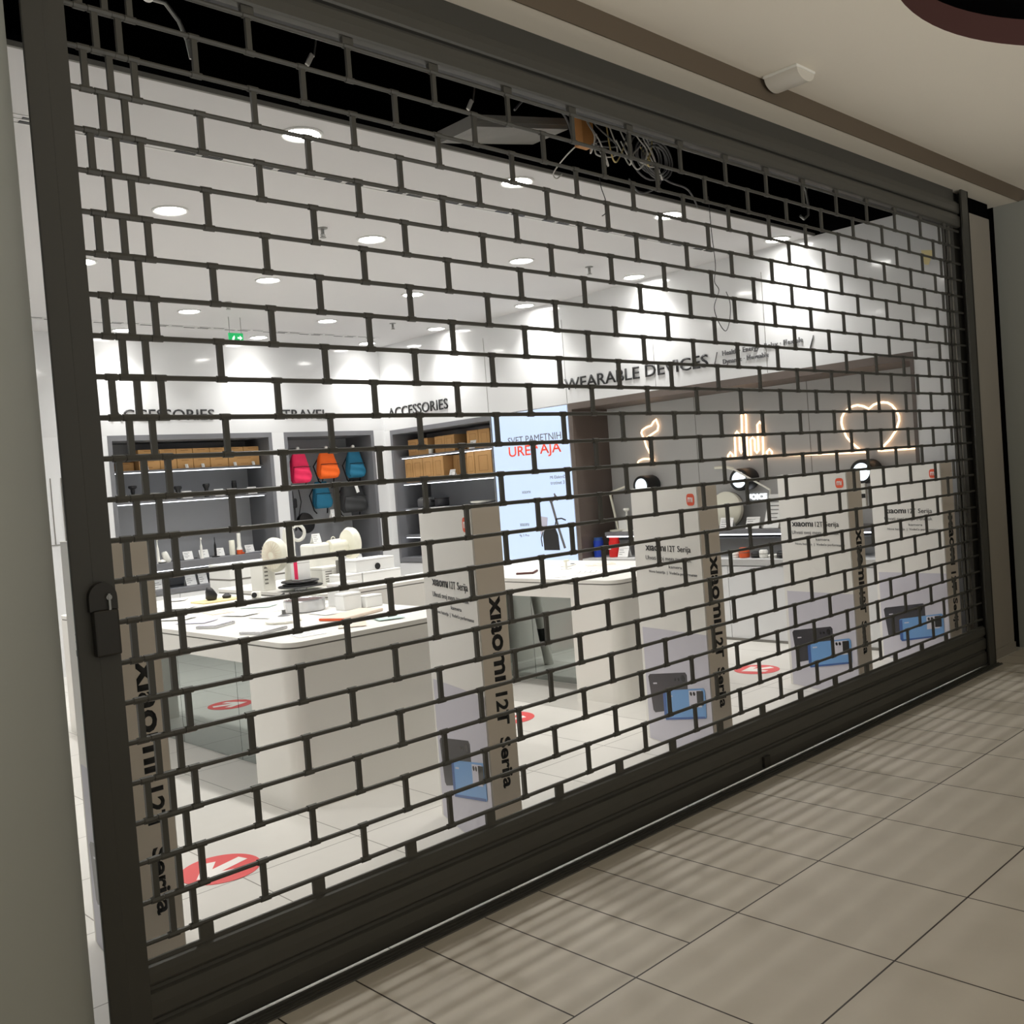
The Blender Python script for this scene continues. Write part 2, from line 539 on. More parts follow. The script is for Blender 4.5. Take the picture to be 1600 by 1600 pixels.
t = thing('exit_sign', 'small green emergency exit sign hanging from the shop ceiling', 'exit sign', (3.36, 6.0, ZC))
mb = MB(); mb.box(3.285, 3.44, 5.99, 6.01, 3.13, 3.235, 0.004); wobj('panel', mb, 'exit_green', t)
mb = MB()
for x in (3.30, 3.425): mb.tube([(x, 6.0, ZC), (x, 6.0, 3.23)], 0.003, 6)
wobj('hanger', mb, 'steel', t)
mb = MB()
mb.prism([(3.31, 5.988, 3.15), (3.33, 5.988, 3.15), (3.345, 5.988, 3.19), (3.34, 5.988, 3.21), (3.322, 5.988, 3.19)], (0, -0.002, 0))
mb.prism([(3.375, 5.988, 3.18), (3.40, 5.988, 3.18), (3.40, 5.988, 3.165), (3.425, 5.988, 3.187), (3.40, 5.988, 3.21), (3.40, 5.988, 3.195), (3.375, 5.988, 3.195)], (0, -0.002, 0))
wobj('pictogram', mb, 'exit_mark', t)

# emergency lamp on the mall ceiling
t = thing('emergency_light', 'small white half round emergency lamp on the mall ceiling', 'lamp', (3.05, -0.27, ZM))
mb = MB()
prof = [(-0.062 * math.cos(PI * k / 12), -0.052 * math.sin(PI * k / 12) - 0.012) for k in range(13)]
pts = [(2.98, -0.27 + 0.0, 0)]
mb.prism([(2.965 + 0.085 + p[0] * 1.35, -0.36, ZM + p[1]) for p in prof], (0, 0.18, 0))
wobj('cover', mb, 'emergency', t, 50)
mb = MB(); mb.box(2.96, 3.14, -0.365, -0.175, ZM - 0.014, ZM, 0.004); wobj('base', mb, 'white_plastic', t)

# ------------------------------------------------------------------ shutter
XL, XR = -0.391, 5.70
sh = thing('rolling_shutter', 'closed dark grey rolling shutter with open brick pattern grille', 'shutter', (2.65, 0, 0))
NR = 25
# rods
xsA = [-0.298, -0.231] + [PX * i for i in range(0, 15)] + [5.49, 5.56]          # rows with whole pitches
xsB = [-0.338, -0.266, -0.194] + [PX * (i + .5) for i in range(0, 14)] + [5.42, 5.49, 5.56]
def row_xs(j): return xsA if j % 2 == 0 else xsB
rod_r = 0.0078
for j in range(NR):
    z = Z0 + PZ * j
    mb = MB()
    mb.tube([(XL - 0.03, 0, z), (XR + 0.05, 0, z)], rod_r, 8)
    for jj in (j - 1, j):
        if 0 <= jj < NR - 1:
            for x in row_xs(jj):
                mb.tube([(x - 0.017, 0, z), (x + 0.017, 0, z)], 0.0105, 8)
    wobj('rod', mb, 'shutter', sh, 40)
links = []
cpos = Vector((-1.4642, -2.7662, 1.5632))
for j in range(NR - 1):
    z = Z0 + PZ * j
    for x in row_xs(j):
        links.append((x, z))
links.sort(key=lambda q: (Vector((q[0], 0, q[1] + .06)) - cpos).length)
def link_shape(mb, x, z):
    mb.box(x - 0.0088, x + 0.0088, -0.006, 0.006, z - 0.002, z + PZ + 0.002)
for x, z in links[:100]:
    mb = MB(); link_shape(mb, x, z); wobj('link', mb, 'shutter', sh)
mb = MB()
for x, z in links[100:]: link_shape(mb, x, z)
o = wobj('links', mb, 'shutter', sh); o['kind'] = 'stuff'
# short tabs that tie the grille to the solid slats below and above
for x in [-0.20] + [PX * (i + .5) for i in range(0, 15)]:
    mb = MB(); mb.box(x - 0.022, x + 0.022, -0.006, 0.004, 0.285, Z0); wobj('tab', mb, 'shutter', sh)
for x in [PX * (i + .5) for i in range(0, 15)]:
    mb = MB(); mb.box(x - 0.022, x + 0.022, -0.008, 0.008, Z0 + PZ * 24, 3.128); wobj('tab', mb, 'shutter', sh)
def slat(name, z0, z1, m='shutter'):
    mb = MB()
    h = z1 - z0
    prof = [(0.010, z0), (-0.014, z0 + 0.004), (-0.018, z0 + 0.012), (-0.020, z0 + 0.5 * h), (-0.018, z1 - 0.016), (-0.006, z1 - 0.010), (-0.004, z1), (0.004, z1), (0.010, z1 - 0.012)]
    mb.prism([(XL - 0.03, y, z) for y, z in prof], (XR - XL + 0.08, 0, 0))
    wobj(name, mb, m, sh)
slat('slat', 0.012, 0.118)
slat('slat', 0.120, 0.214)
slat('slat', 0.216, 0.290)
slat('slat', 3.122, 3.215)
slat('slat', 3.217, 3.305)
mb = MB(); mb.box(XL, XR, 0.0, 0.012, 3.305, 3.385); wobj('top_slat', mb, 'shutter_dark', sh)
mb = MB(); mb.box(2.78, 2.84, -0.034, -0.014, 0.03, 0.085, 0.004); wobj('lift_tab', mb, 'lock', sh)

# guide rails
t = thing('guide_rail', 'dark steel guide rail at the left end of the shutter, with a lock', 'rail', (-0.45, 0, 0))
mb = MB()
mb.box(-0.506, -0.448, -0.033, -0.020, 0, 3.385, 0.003)
mb.box(-0.462, -0.448, -0.021, 0.05, 0, 3.385)
mb.box(-0.452, -0.391, -0.031, -0.022, 0, 3.385)
mb.box(-0.452, -0.391, 0.022, 0.045, 0, 3.385)
wobj('channel', mb, 'rail', t)
mb = MB()
pts = [(-0.472, 1.30)] + [(-0.4335 - 0.0385 * math.cos(PI * k / 12), 1.335 + 0.042 * math.sin(PI * k / 12)) for k in range(13)] + [(-0.395, 1.30)]
mb.prism([(p[0], -0.033, p[1]) for p in pts], (0, -0.018, 0))
lk = wobj('lock_rose', mb, 'lock', t)
mb = MB(); mb.box(-0.466, -0.397, -0.062, -0.033, 1.175, 1.302, 0.006); wobj('lock_cover', mb, 'lock', t)
mb = MB(); mb.lathe([(0.008, 0), (0.008, 0.008)], (-0.420, -0.051, 1.335), (0, -1, 0), 12); mb.box(-0.423, -0.417, -0.060, -0.050, 1.29, 1.345)
wobj('key_cylinder', mb, 'steel', t)
t = thing('guide_rail', 'dark steel guide rail at the right end of the shutter', 'rail', (5.76, 0, 0))
mb = MB()
mb.box(5.74, 5.86, 0.03, 0.055, 0, 3.384)
mb.box(5.74, 5.86, -0.04, -0.028, 0, 3.385)
mb.box(5.845, 5.86, -0.04, 0.055, 0, 3.385)
wobj('channel', mb, 'rail', t)
mb = MB(); mb.box(XL - 0.03, 5.86, 0.06, 0.125, 3.175, 3.384); tag(obj('roller_housing', mb, 'ink'), 'dark steel box that houses the shutter roller above the grille', 'shutter box')
# threshold strip in front of the shutter
t = thing('threshold_strip', 'ribbed dark metal threshold strip on the floor along the shutter', 'threshold', (2.65, -0.04, 0))
mb = MB(); mb.box(XL - 0.1, 5.86, -0.085, -0.012, 0, 0.006); wobj('plate', mb, 'steel_dark', t)
mb = MB()
for y in (-0.078, -0.058, -0.038): mb.box(XL - 0.1, 5.86, y, y + 0.006, 0.006, 0.010)
wobj('rib', mb, 'shutter_dark', t)

# ------------------------------------------------------------------ promotion stands behind the shutter
TD = Vector((math.sin(math.radians(20)), math.cos(math.radians(20)), 0))       # along the wide face, into the shop
TE = Vector((math.sin(math.radians(100)), math.cos(math.radians(100)), 0))     # along the narrow face
TW, TT, TH = 0.68, 0.146, 1.475
UP = Vector((0, 0, 1))
NL = Vector((-TD.y, TD.x, 0))          # outward normal of the wide face
NR_ = Vector((TE.y, -TE.x, 0))         # outward normal of the narrow face
if NR_.y > 0: NR_ = -NR_
RIGHT_L = -TD                          # reading direction on the wide face
def sL(s, z, o=0.0): return TD * s + UP * z + NL * o
def sR(s, z, o=0.0): return TE * s + UP * z + NR_ * o
def quad_L(mb, pts, o0, th):
    mb.prism([sL(s, z, o0) for s, z in pts], NL * th)
def stand(label, x):
    t = thing('promotion_stand', label, 'promotion stand', (x, 0.28, 0), 0, 'white promotion stands behind the shutter')
    mb = MB()
    mb.prism([Vector((0, 0, 0)), TD * TW, TD * TW + TE * TT, TE * TT], UP * TH)
    bmesh.ops.bevel(mb.bm, geom=[e for e in mb.bm.edges if abs((e.verts[0].co - e.verts[1].co).normalized().z) > .9], offset=0.004, segments=2, affect='EDGES')
    obj('body', mb, 'totem_white', t)
    mb = MB(); mb.prism([sR(0.006, 0.004, 0.0005), sR(TT - 0.004, 0.004, 0.0005), sR(TT - 0.004, TH - 0.004, 0.0005), sR(0.006, TH - 0.004, 0.0005)], NR_ * 0.001)
    obj('side_panel', mb, 'totem_beige', t)
    for word, za, zb, hgt, s0 in (('x\u0131aom\u0131', 1.098, 0.738, 0.056, 0.056), ('12T', 0.690, 0.552, 0.060, 0.054), ('Serija', 0.500, 0.286, 0.070, 0.042)):
        obj('side_lettering', text_mesh(word, sR(s0, za, 0.0015), (0, 0, -1), TE, za - zb, hgt, 0.001, 0.03, NR_), 'black', t)
    # wide face print
    mb = MB(); quad_L(mb, [(0.002, 0.004), (0.65, 0.004), (0.65, 0.662), (0.002, 0.684)], 0.0005, 0.001)
    obj('lower_print', mb, 'lilac', t)
    # logo
    mb = MB()
    pts = []
    for k in range(32):
        a = 2 * PI * k / 32
        c, s = math.cos(a), math.sin(a)
        pts.append((0.064 + 0.036 * math.copysign(abs(c) ** 0.55, c), 1.403 + 0.032 * math.copysign(abs(s) ** 0.55, s)))
    quad_L(mb, pts, 0.0005, 0.001)
    lg = obj('logo_badge', mb, 'orange_logo', t)
    obj('logo_letters', text_mesh('m\u0131', sL(0.087, 1.389, 0.0018), RIGHT_L, UP, 0.045, 0.027, 0.0008, 0.02, NL), 'logo_white', lg)
    for word, sa, sb, hgt, dz in (('x\u0131aom\u0131', 0.552, 0.340, 0.030, 0.0), ('12T', 0.318, 0.245, 0.034, 0.0), ('Serija', 0.222, 0.094, 0.044, -0.009)):
        obj('lettering', text_mesh(word, sL(sa, 1.117 + dz, 0.0012), RIGHT_L, UP, sa - sb, hgt, 0.001, 0.018 if sa > .5 else 0.0, NL), 'ink', t)
    obj('lettering', text_mesh('Uhvati svoj mega trenutak', sL(0.556, 1.058, 0.0012), RIGHT_L, UP, 0.46, 0.031, 0.001, 0, NL), 'ink_grey', t)
    obj('lettering', text_mesh('kamera', sL(0.32, 1.024, 0.0012), RIGHT_L, UP, 0.13, 0.017, 0.001, 0, NL), 'ink_grey', t)
    obj('lettering', text_mesh('Nova baterija  |  Vode\u0107a performanse', sL(0.53, 0.986, 0.0012), RIGHT_L, UP, 0.48, 0.022, 0.001, 0, NL), 'ink_grey', t)
    # printed black phone
    mb = MB(); quad_L(mb, [(0.622, 0.372), (0.605, 0.388), (0.232, 0.452), (0.216, 0.440), (0.216, 0.26), (0.57, 0.168), (0.590, 0.180)], 0.0016, 0.001)
    p = obj('printed_phone', mb, 'phone_black', t); p['label'] = 'black phone printed on the panel'
    mb = MB()
    for s, z, r in ((0.255, 0.415, 0.018), (0.300, 0.403, 0.008), (0.335, 0.397, 0.008)):
        quad_L(mb, [(s + r * math.cos(2 * PI * k / 16), z + r * math.sin(2 * PI * k / 16)) for k in range(16)], 0.0027, 0.0006)
    obj('camera_lens', mb, 'lens', p)
    mb = MB(); quad_L(mb, [(0.57, 0.335), (0.53, 0.342), (0.53, 0.350), (0.57, 0.343)], 0.0027, 0.0006); obj('print_mark', mb, 'lilac', p)
    # printed blue phone
    mb = MB(); quad_L(mb, [(0.470, 0.305), (0.455, 0.315), (0.065, 0.392), (0.050, 0.380), (0.050, 0.238), (0.062, 0.228), (0.455, 0.146), (0.470, 0.158)], 0.0030, 0.001)
    p = obj('printed_phone', mb, 'phone_blue', t); p['label'] = 'blue phone printed on the panel'
    mb = MB(); quad_L(mb, [(0.470, 0.305), (0.440, 0.311), (0.440, 0.149), (0.470, 0.158)], 0.0041, 0.0005)
    quad_L(mb, [(0.455, 0.146), (0.062, 0.228), (0.062, 0.240), (0.455, 0.158)], 0.0041, 0.0005)
    obj('phone_edge', mb, 'phone_deep', p)
    mb = MB(); quad_L(mb, [(0.205, 0.356), (0.085, 0.378), (0.085, 0.286), (0.205, 0.262)], 0.0041, 0.0006); obj('camera_island', mb, 'lilac', p)
    mb = MB(); quad_L(mb, [(0.128, 0.366), (0.068, 0.377), (0.068, 0.298), (0.128, 0.287)], 0.0048, 0.0006)
    for s, z in ((0.183, 0.342), (0.153, 0.347)):
        quad_L(mb, [(s + 0.011 * math.cos(2 * PI * k / 16), z + 0.011 * math.sin(2 * PI * k / 16)) for k in range(16)], 0.0048, 0.0006)
    obj('camera_lens', mb, 'lens', p)
    mb = MB(); quad_L(mb, [(0.42, 0.284), (0.375, 0.293), (0.375, 0.301), (0.42, 0.292)], 0.0041, 0.0006); obj('print_mark', mb, 'lilac', p)
    return t
S0 = stand('white phone promotion stand right behind the left guide rail, leftmost of the five', -0.285)
for x, yy, lab in ((1.212, 0.28, 'white phone promotion stand in front of the left display table, second from the left'),
               (2.803, 0.28, 'white phone promotion stand in front of the right display table, third from the left'),
               (4.426, 0.28, 'white phone promotion stand in front of the wall counter, fourth from the left'),
               (5.565, 0.155, 'white phone promotion stand beside the right guide rail, rightmost of the five')):
    dup(S0, (x, yy, 0), 0.0, lab)
S0.rotation_euler = (0, 0, math.radians(12))

# ------------------------------------------------------------------ display tables with mirrored undersides
def table(label, x0, x1, y0, y1, zt, mx):
    t = thing('display_table', label, 'display table', ((x0 + x1) / 2, y0, 0))
    mb = MB(); mb.rrect(x0, x1, y0, y1, zt - 0.024, zt, 0.10, 10, (1, 1, 1, 1)); wobj('tabletop', mb, 'white_table', t, 30)
    mb = MB(); mb.rrect(x0 + 0.004, x1 - 0.004, y0 + 0.004, y1 - 0.004, zt - 0.032, zt - 0.024, 0.10, 10); wobj('shadow_gap', mb, 'groove', t)
    mb = MB(); mb.rrect(x0, x1, y0, y1, zt - 0.13, zt - 0.032, 0.10, 10); wobj('apron', mb, 'white_table', t, 30)
    mb = MB(); mb.rrect(x0, x1, y0, y0 + 0.42, 0, zt - 0.13, 0.10, 10, (1, 1, 0, 0)); wobj('end_panel', mb, 'white_table', t, 30)
    mb = MB(); mb.rrect(x0, x1, y1 - 0.42, y1, 0, zt - 0.13, 0.10, 10, (0, 0, 1, 1)); wobj('end_panel', mb, 'white_table', t, 30)
    y = y0 + 0.42
    n = max(1, round((y1 - y0 - 0.84) / 0.72))
    st = (y1 - y0 - 0.84) / n
    for k in range(n):
        mb = MB(); mb.box(mx, mx + 0.02, y + k * st + 0.002, y + (k + 1) * st - 0.002, 0, zt - 0.13); wobj('mirror_panel', mb, 'mirror', t)
    mb = MB(); mb.box(mx + 0.021, x1 - (mx - x0), y, y1 - 0.42, 0, zt - 0.13); wobj('core', mb, 'black', t)
table('white display table on the left with mirrored underside, crowded with gadgets', 1.045, 2.26, 1.53, 4.75, 0.85, 1.38)
table('white display table on the right with mirrored underside and few papers', 3.585, 4.80, 1.56, 3.95, 0.85, 3.95)
table('white display table further back, stacked with fans and appliance boxes', 2.46, 3.56, 3.42, 5.1, 0.85, 2.76)

# ------------------------------------------------------------------ floor stickers
def sticker(label, cx, cy, ang):
    t = thing('floor_sticker', label, 'floor sticker', (cx, cy, 0), ang, 'round red arrow stickers on the shop floor')
    mb = MB(); mb.lathe([(0.17, 0.0005), (0.17, 0.002)], (0, 0, 0), n=48); obj('disc', mb, 'sticker_red', t)
    mb = MB(); mb.prism([(0.13, 0, 0.0022), (-0.01, 0.115, 0.0022), (-0.05, 0.085, 0.0022), (0.02, 0.028, 0.0022), (-0.13, 0.028, 0.0022), (-0.13, -0.028, 0.0022), (0.02, -0.028, 0.0022), (-0.05, -0.085, 0.0022), (-0.01, -0.115, 0.0022)], (0, 0, 0.0008))
    obj('arrow', mb, 'sticker_white', t)
    return t
sticker('red round floor sticker with white arrow, nearest the shutter on the left', 0.435, 1.20, math.radians(195))
sticker('red round floor sticker with white arrow, half hidden by the second promotion stand', 2.945, 2.02, math.radians(210))
sticker('red round floor sticker with white arrow, by the right wall counter', 4.97, 1.39, math.radians(150))
sticker('red round floor sticker with white arrow, seen mirrored under the right table', 2.83, 3.14, math.radians(30))
sticker('red round floor sticker with white arrow, seen mirrored under the left table', 0.62, 4.35, math.radians(200))

t = thing('standing_pole', 'slanted light grey pole with black panel, seen mirrored under the right table', 'pole', (3.45, 3.1, 0))
mb = MB()
a, b = Vector((3.45, 3.1, 0.0)), Vector((3.70, 3.1, 0.78)) if False else Vector((3.56, 3.12, 0.76))
mb.tube([a, b], 0.042, 12); wobj('tube', mb, 'white_plastic', t, 40)
mb = MB(); q = a.lerp(b, 0.28); q2 = a.lerp(b, 0.42); mb.tube([q, q2], 0.0435, 12); wobj('panel', mb, 'black', t, 40)

# ------------------------------------------------------------------ wall niches: shelf units
def led(mb, *b): mb.box(*b)
def unit_back(name, label, x0, x1, shelves, zb, zt, depth=0.55):
    t = thing(name, label, 'shelf unit', ((x0 + x1) / 2, YB + depth, zb))
    f = 0.045
    mb = MB(); mb.box(x0, x1, YB + depth, YB + depth + 0.03, zb, zt); wobj('back_panel', mb, 'grey_back', t)
    mb = MB(); mb.box(x0, x0 + f, YB - 0.003, YB + depth, zb, zt); wobj('side_panel', mb, 'grey_unit', t)
    mb = MB(); mb.box(x1 - f, x1, YB - 0.003, YB + depth, zb, zt); wobj('side_panel', mb, 'grey_unit', t)
    mb = MB(); mb.box(x0 + f, x1 - f, YB - 0.003, YB + depth, zt - 0.055, zt); wobj('top_panel', mb, 'grey_unit', t)
    mb = MB(); mb.box(x0 + f, x1 - f, YB - 0.003, YB + depth, zb, zb + 0.05); wobj('worktop', mb, 'grey_unit', t)
    for z, th, y0 in shelves:
        mb = MB(); mb.box(x0 + f, x1 - f, YB + y0, YB + depth, z - th, z); s = wobj('shelf', mb, 'grey_unit', t)
        mb = MB(); mb.box(x0 + f + 0.01, x1 - f - 0.03, YB + y0 + 0.004, YB + y0 + 0.02, z - th - 0.008, z - th); wobj('light_strip', mb, 'led', s)
    return t
unit_back('shelf_unit', 'grey wall niche with cardboard boxes on top, left of the backpack niche', 2.523, 4.408, [(1.995, 0.022, 0.17), (1.665, 0.022, 0.14), (0.99, 0.075, 0.06)], 0.665, 2.355)
unit_back('shelf_unit', 'grey wall niche with hanging backpacks in the back wall', 4.566, 5.842, [], 0.665, 2.352)
# right wall unit with the second set of boxes
t = thing('shelf_unit', 'grey wall niche with big cardboard boxes in the right wall corner', 'shelf unit', (XW + 0.55, 6.2, 0.68))
f = 0.045
mb = MB(); mb.box(XW + 0.55, XW + 0.58, 5.275, 7.147, 0.68, 2.335); wobj('back_panel', mb, 'grey_back', t)
mb = MB(); mb.box(XW - 0.003, XW + 0.55, 7.147 - f, 7.147, 0.68, 2.335); wobj('side_panel', mb, 'grey_unit', t)
mb = MB(); mb.box(XW - 0.003, XW + 0.55, 5.275, 5.275 + 0.02, 0.68, 2.335); wobj('side_panel', mb, 'grey_unit', t)
mb = MB(); mb.box(XW - 0.003, XW + 0.55, 5.295, 7.147 - f, 2.28, 2.335); wobj('top_panel', mb, 'grey_unit', t)
mb = MB(); mb.box(XW - 0.003, XW + 0.55, 5.295, 7.147 - f, 0.68, 0.735); wobj('worktop', mb, 'grey_unit', t)
for z, th, x0 in ((1.995, 0.022, 0.10), (1.665, 0.022, 0.10), (1.345, 0.022, 0.10), (1.01, 0.03, 0.08)):
    mb = MB(); mb.box(XW + x0, XW + 0.55, 5.295, 7.147 - f, z - th, z); s = wobj('shelf', mb, 'grey_unit', t)
    mb = MB(); mb.box(XW + x0 + 0.004, XW + x0 + 0.02, 5.32, 7.147 - f - 0.02, z - th - 0.008, z - th); wobj('light_strip', mb, 'led', s)
# wide wearable niche
t = thing('shelf_unit', 'wide grey wall niche with neon sign and long counter in the right wall', 'shelf unit', (XW + 0.55, 2.3, 0.68))
f = 0.055
mb = MB(); mb.box(XW + 0.55, XW + 0.58, 0.488, 4.10, 0.68, 2.335); wobj('back_panel', mb, 'grey_panel', t)
mb = MB()
for y in (1.70, 2.92): mb.box(XW + 0.548, XW + 0.551, y, y + 0.005, 1.0, 2.28)
wobj('panel_joint', mb, 'groove', t)
mb = MB(); mb.box(XW - 0.003, XW + 0.55, 4.10 - f, 4.10, 0.68, 2.335); wobj('side_panel', mb, 'brown_frame', t)
mb = MB(); mb.box(XW - 0.003, XW + 0.55, 0.488, 0.488 + 0.03, 0.68, 2.335); wobj('side_panel', mb, 'brown_frame', t)
mb = MB(); mb.box(XW - 0.003, XW + 0.55, 0.518, 4.10 - f, 2.27, 2.335); wobj('top_panel', mb, 'brown_frame', t)
mb = MB(); mb.box(XW - 0.003, XW + 0.55, 0.518, 4.10 - f, 0.675, 0.73); wobj('worktop', mb, 'grey_panel', t)
mb = MB(); mb.box(XW + 0.16, XW + 0.55, 0.518, 3.86, 0.945, 0.985); s = wobj('shelf', mb, 'grey_unit', t)
mb = MB(); mb.box(XW + 0.162, XW + 0.178, 0.54, 3.84, 0.933, 0.945); wobj('light_strip', mb, 'led', s)
mb = MB(); mb.box(XW + 0.30, XW + 0.548, 0.518, 3.86, 0.89, 0.905); wobj('shelf', mb, 'grey_unit', t)

# base cabinets under the niches
def cabinet_back(label, x0, x1, n):
    t = thing('base_cabinet', label, 'cabinet', ((x0 + x1) / 2, YB, 0))
    mb = MB(); mb.box(x0, x1, YB + 0.02, YB + 0.55, 0.0, 0.664); wobj('body', mb, 'white_wall', t)
    wd = (x1 - x0) / n
    for k in range(n):
        mb = MB(); mb.box(x0 + k * wd + 0.003, x0 + (k + 1) * wd - 0.003, YB, YB + 0.02, 0.09, 0.655); wobj('door', mb, 'white_wall', t)
    mb = MB(); mb.box(x0, x1, YB + 0.005, YB + 0.02, 0, 0.085); wobj('plinth', mb, 'groove', t)
cabinet_back('low white cabinet under the niche of cardboard boxes in the back wall', 2.523, 4.408, 3)
cabinet_back('low white cabinet under the backpack niche in the back wall', 4.566, 5.842, 2)
def cabinet_right(label, y0, y1, n):
    t = thing('base_cabinet', label, 'cabinet', (XW, (y0 + y1) / 2, 0))
    mb = MB(); mb.box(XW + 0.02, XW + 0.55, y0, y1, 0.0, 0.674); wobj('body', mb, 'white_wall', t)
    wd = (y1 - y0) / n
    for k in range(n):
        mb = MB(); mb.box(XW, XW + 0.02, y0 + k * wd + 0.003, y0 + (k + 1) * wd - 0.003, 0.012, 0.665); wobj('door', mb, 'white_wall', t)
    mb = MB(); mb.box(XW - 0.012, XW - 0.001, y0, y1, 0, 0.022); wobj('plinth', mb, 'groove', t)
cabinet_right('low white cabinet under the wide neon niche on the right', 0.49, 4.10, 4)
cabinet_right('low white cabinet under the lit poster panel on the right', 4.102, 5.27, 1)
cabinet_right('low white cabinet under the corner niche in the right wall', 5.275, 7.147, 3)

# wall lettering
def sign(label, parts):
    t = thing('wall_lettering', label, 'lettering', parts[0][1])
    for body, o_, rt, wd, ht, m, bold in parts:
        out = (0, -1, 0) if rt[0] else (-1, 0, 0)
        mb = text_mesh(body, o_, rt, (0, 0, 1), wd, ht, 0.008, bold, out)
        wobj('letters', mb, m, t)
EY, EX = (1, 0, 0), (0, -1, 0)
sign('black ACCESSORIES lettering on the back wall, above the left box niche', [('ACCESSORIES', (2.575, YB - 0.001, 2.505), EY, 1.145, 0.118, 'ink', 0.006)])
sign('black TRAVEL lettering on the back wall above the backpacks', [('TRAVEL', (4.57, YB - 0.001, 2.505), EY, 0.625, 0.110, 'ink', 0.006)])
sign('black ACCESSORIES lettering on the right wall near the corner', [('ACCESSORIES', (XW - 0.001, 7.14, 2.49), EX, 1.155, 0.122, 'ink', 0.006)])
sign('black WEARABLE DEVICES lettering with small grey lines on the right wall', [
    ('WEARABLE DEVICES', (XW - 0.001, 4.115, 2.472), EX, 1.77, 0.117, 'ink', 0.006),
    ('/', (XW - 0.001, 2.29, 2.46), EX, 0.05, 0.13, 'ink_grey', -0.02),
    ('Health \u00b7 Energy \u00b7 Relax \u00b7 Flexible', (XW - 0.001, 2.19, 2.535), EX, 0.79, 0.058, 'ink_grey', 0),
    ('Dynamic \u00b7 Moveable', (XW - 0.001, 2.19, 2.462), EX, 0.46, 0.055, 'ink_grey', 0),
    ('/', (XW - 0.001, 1.345, 2.48), EX, 0.045, 0.11, 'ink_grey', -0.02)])

# ------------------------------------------------------------------ lit poster panel
t = thing('light_box', 'tall glowing pale blue poster panel with red heading on the right wall', 'light box', (XW, 4.69, 0.68))
mb = MB(); mb.box(XW + 0.005, XW + 0.04, 4.103, 5.272, 0.68, 2.333); wobj('frame', mb, 'silver', t)
mb = MB(); mb.box(XW - 0.004, XW + 0.005, 4.115, 5.262, 0.69, 2.325); wobj('panel', mb, 'light_panel', t)
def lb(name, body, y, z, wd, ht, m, bold=0.0):
    wobj(name, text_mesh(body, (XW - 0.0045, y, z), EX, (0, 0, 1), wd, ht, 0.0012, bold, (-1, 0, 0)), m, t)
lb('lettering', 'SVET PAMETNIH', 5.02, 1.985, 0.80, 0.075, 'ink_grey')
lb('heading', 'URE\u0110AJA', 5.02, 1.815, 0.79, 0.150, 'red_text', 0.012)
lb('lettering', 'Mi Elektri\u010dni', 4.42, 1.575, 0.25, 0.036, 'ink_grey')
lb('lettering', 'trotinet 3', 4.42, 1.515, 0.20, 0.036, 'ink_grey')
lb('lettering', 'x\u0131aom\u0131', 4.86, 1.44, 0.13, 0.026, 'ink_grey')
lb('lettering', 'su\u0161ilica 4', 4.90, 1.33, 0.18, 0.034, 'ink_grey')
lb('lettering', 'x\u0131aom\u0131', 4.93, 1.085, 0.14, 0.03, 'ink_grey')
lb('lettering', 'uklonjiv', 4.93, 1.03, 0.14, 0.03, 'ink_grey')
lb('lettering', '4g 2 Pro', 4.95, 0.965, 0.15, 0.032, 'ink_grey')
def flat(mb, pts, th=0.0012): mb.prism([(XW - 0.0046, y, z) for y, z in pts], (-th, 0, 0))
mb = MB()
def stroke(mb, pts, wd):
    for (y0, z0), (y1, z1) in zip(pts, pts[1:]):
        d = Vector((y1 - y0, z1 - z0)).normalized(); nn = Vector((-d.y, d.x)) * wd / 2
        flat(mb, [(y0 + nn.x, z0 + nn.y), (y1 + nn.x, z1 + nn.y), (y1 - nn.x, z1 - nn.y), (y0 - nn.x, z0 - nn.y)])
stroke(mb, [(4.43, 1.33), (4.36, 1.08), (4.28, 0.84)], 0.032)
stroke(mb, [(4.45, 1.33), (4.36, 1.385), (4.33, 1.35)], 0.035)
stroke(mb, [(4.36, 1.385), (4.38, 1.42)], 0.02)
wobj('printed_scooter', mb, 'ink_grey', t)
mb = MB()
flat(mb, [(4.555, 1.06), (4.40, 1.06), (4.365, 0.98), (4.355, 0.82), (4.585, 0.82), (4.59, 0.98)])
stroke(mb, [(4.41, 1.05), (4.375, 1.15), (4.30, 1.155), (4.24, 1.135)], 0.014)
stroke(mb, [(4.585, 1.02), (4.62, 0.95), (4.61, 0.86)], 0.014)
wobj('printed_bag', mb, 'ink', t)
mb = MB(); flat(mb, [(4.64, 1.19), (4.50, 1.17), (4.52, 1.06), (4.62, 0.98), (4.63, 1.06)]); wobj('printed_figure', mb, 'violet_print', t)
# ------------------------------------------------------------------ neon sign
t = thing('neon_sign', 'warm glowing neon outline of note, bars and heart on grey wall', 'neon sign', (XW + 0.54, 2.2, 1.6))
XN = XW + 0.532
def nt_(name, pts, closed=False):
    mb = MB(); mb.tube([(XN, y, z) for y, z in pts], 0.0095, 8, closed); wobj(name, mb, 'neon', t, 60)
nt_('note_tube', [(3.388, 2.100), (3.364, 2.032), (3.378, 1.985), (3.442, 1.958), (3.553, 1.912), (3.575, 1.945), (3.589, 1.979), (3.575, 2.005), (3.518, 2.030), (3.455, 2.041), (3.421, 2.078)], True)
nt_('note_tube', [(3.559, 1.919), (3.536, 1.834), (3.50, 1.766), (3.455, 1.697), (3.453, 1.648)])
nt_('note_tube', [(3.668, 1.654), (3.660, 1.680), (3.643, 1.694), (3.60, 1.706), (3.568, 1.708), (3.465, 1.698)])
nt_('bar_tube', [(2.566, 1.627), (2.561, 1.671), (2.534, 1.699), (2.511, 1.673), (2.51, 1.628)])
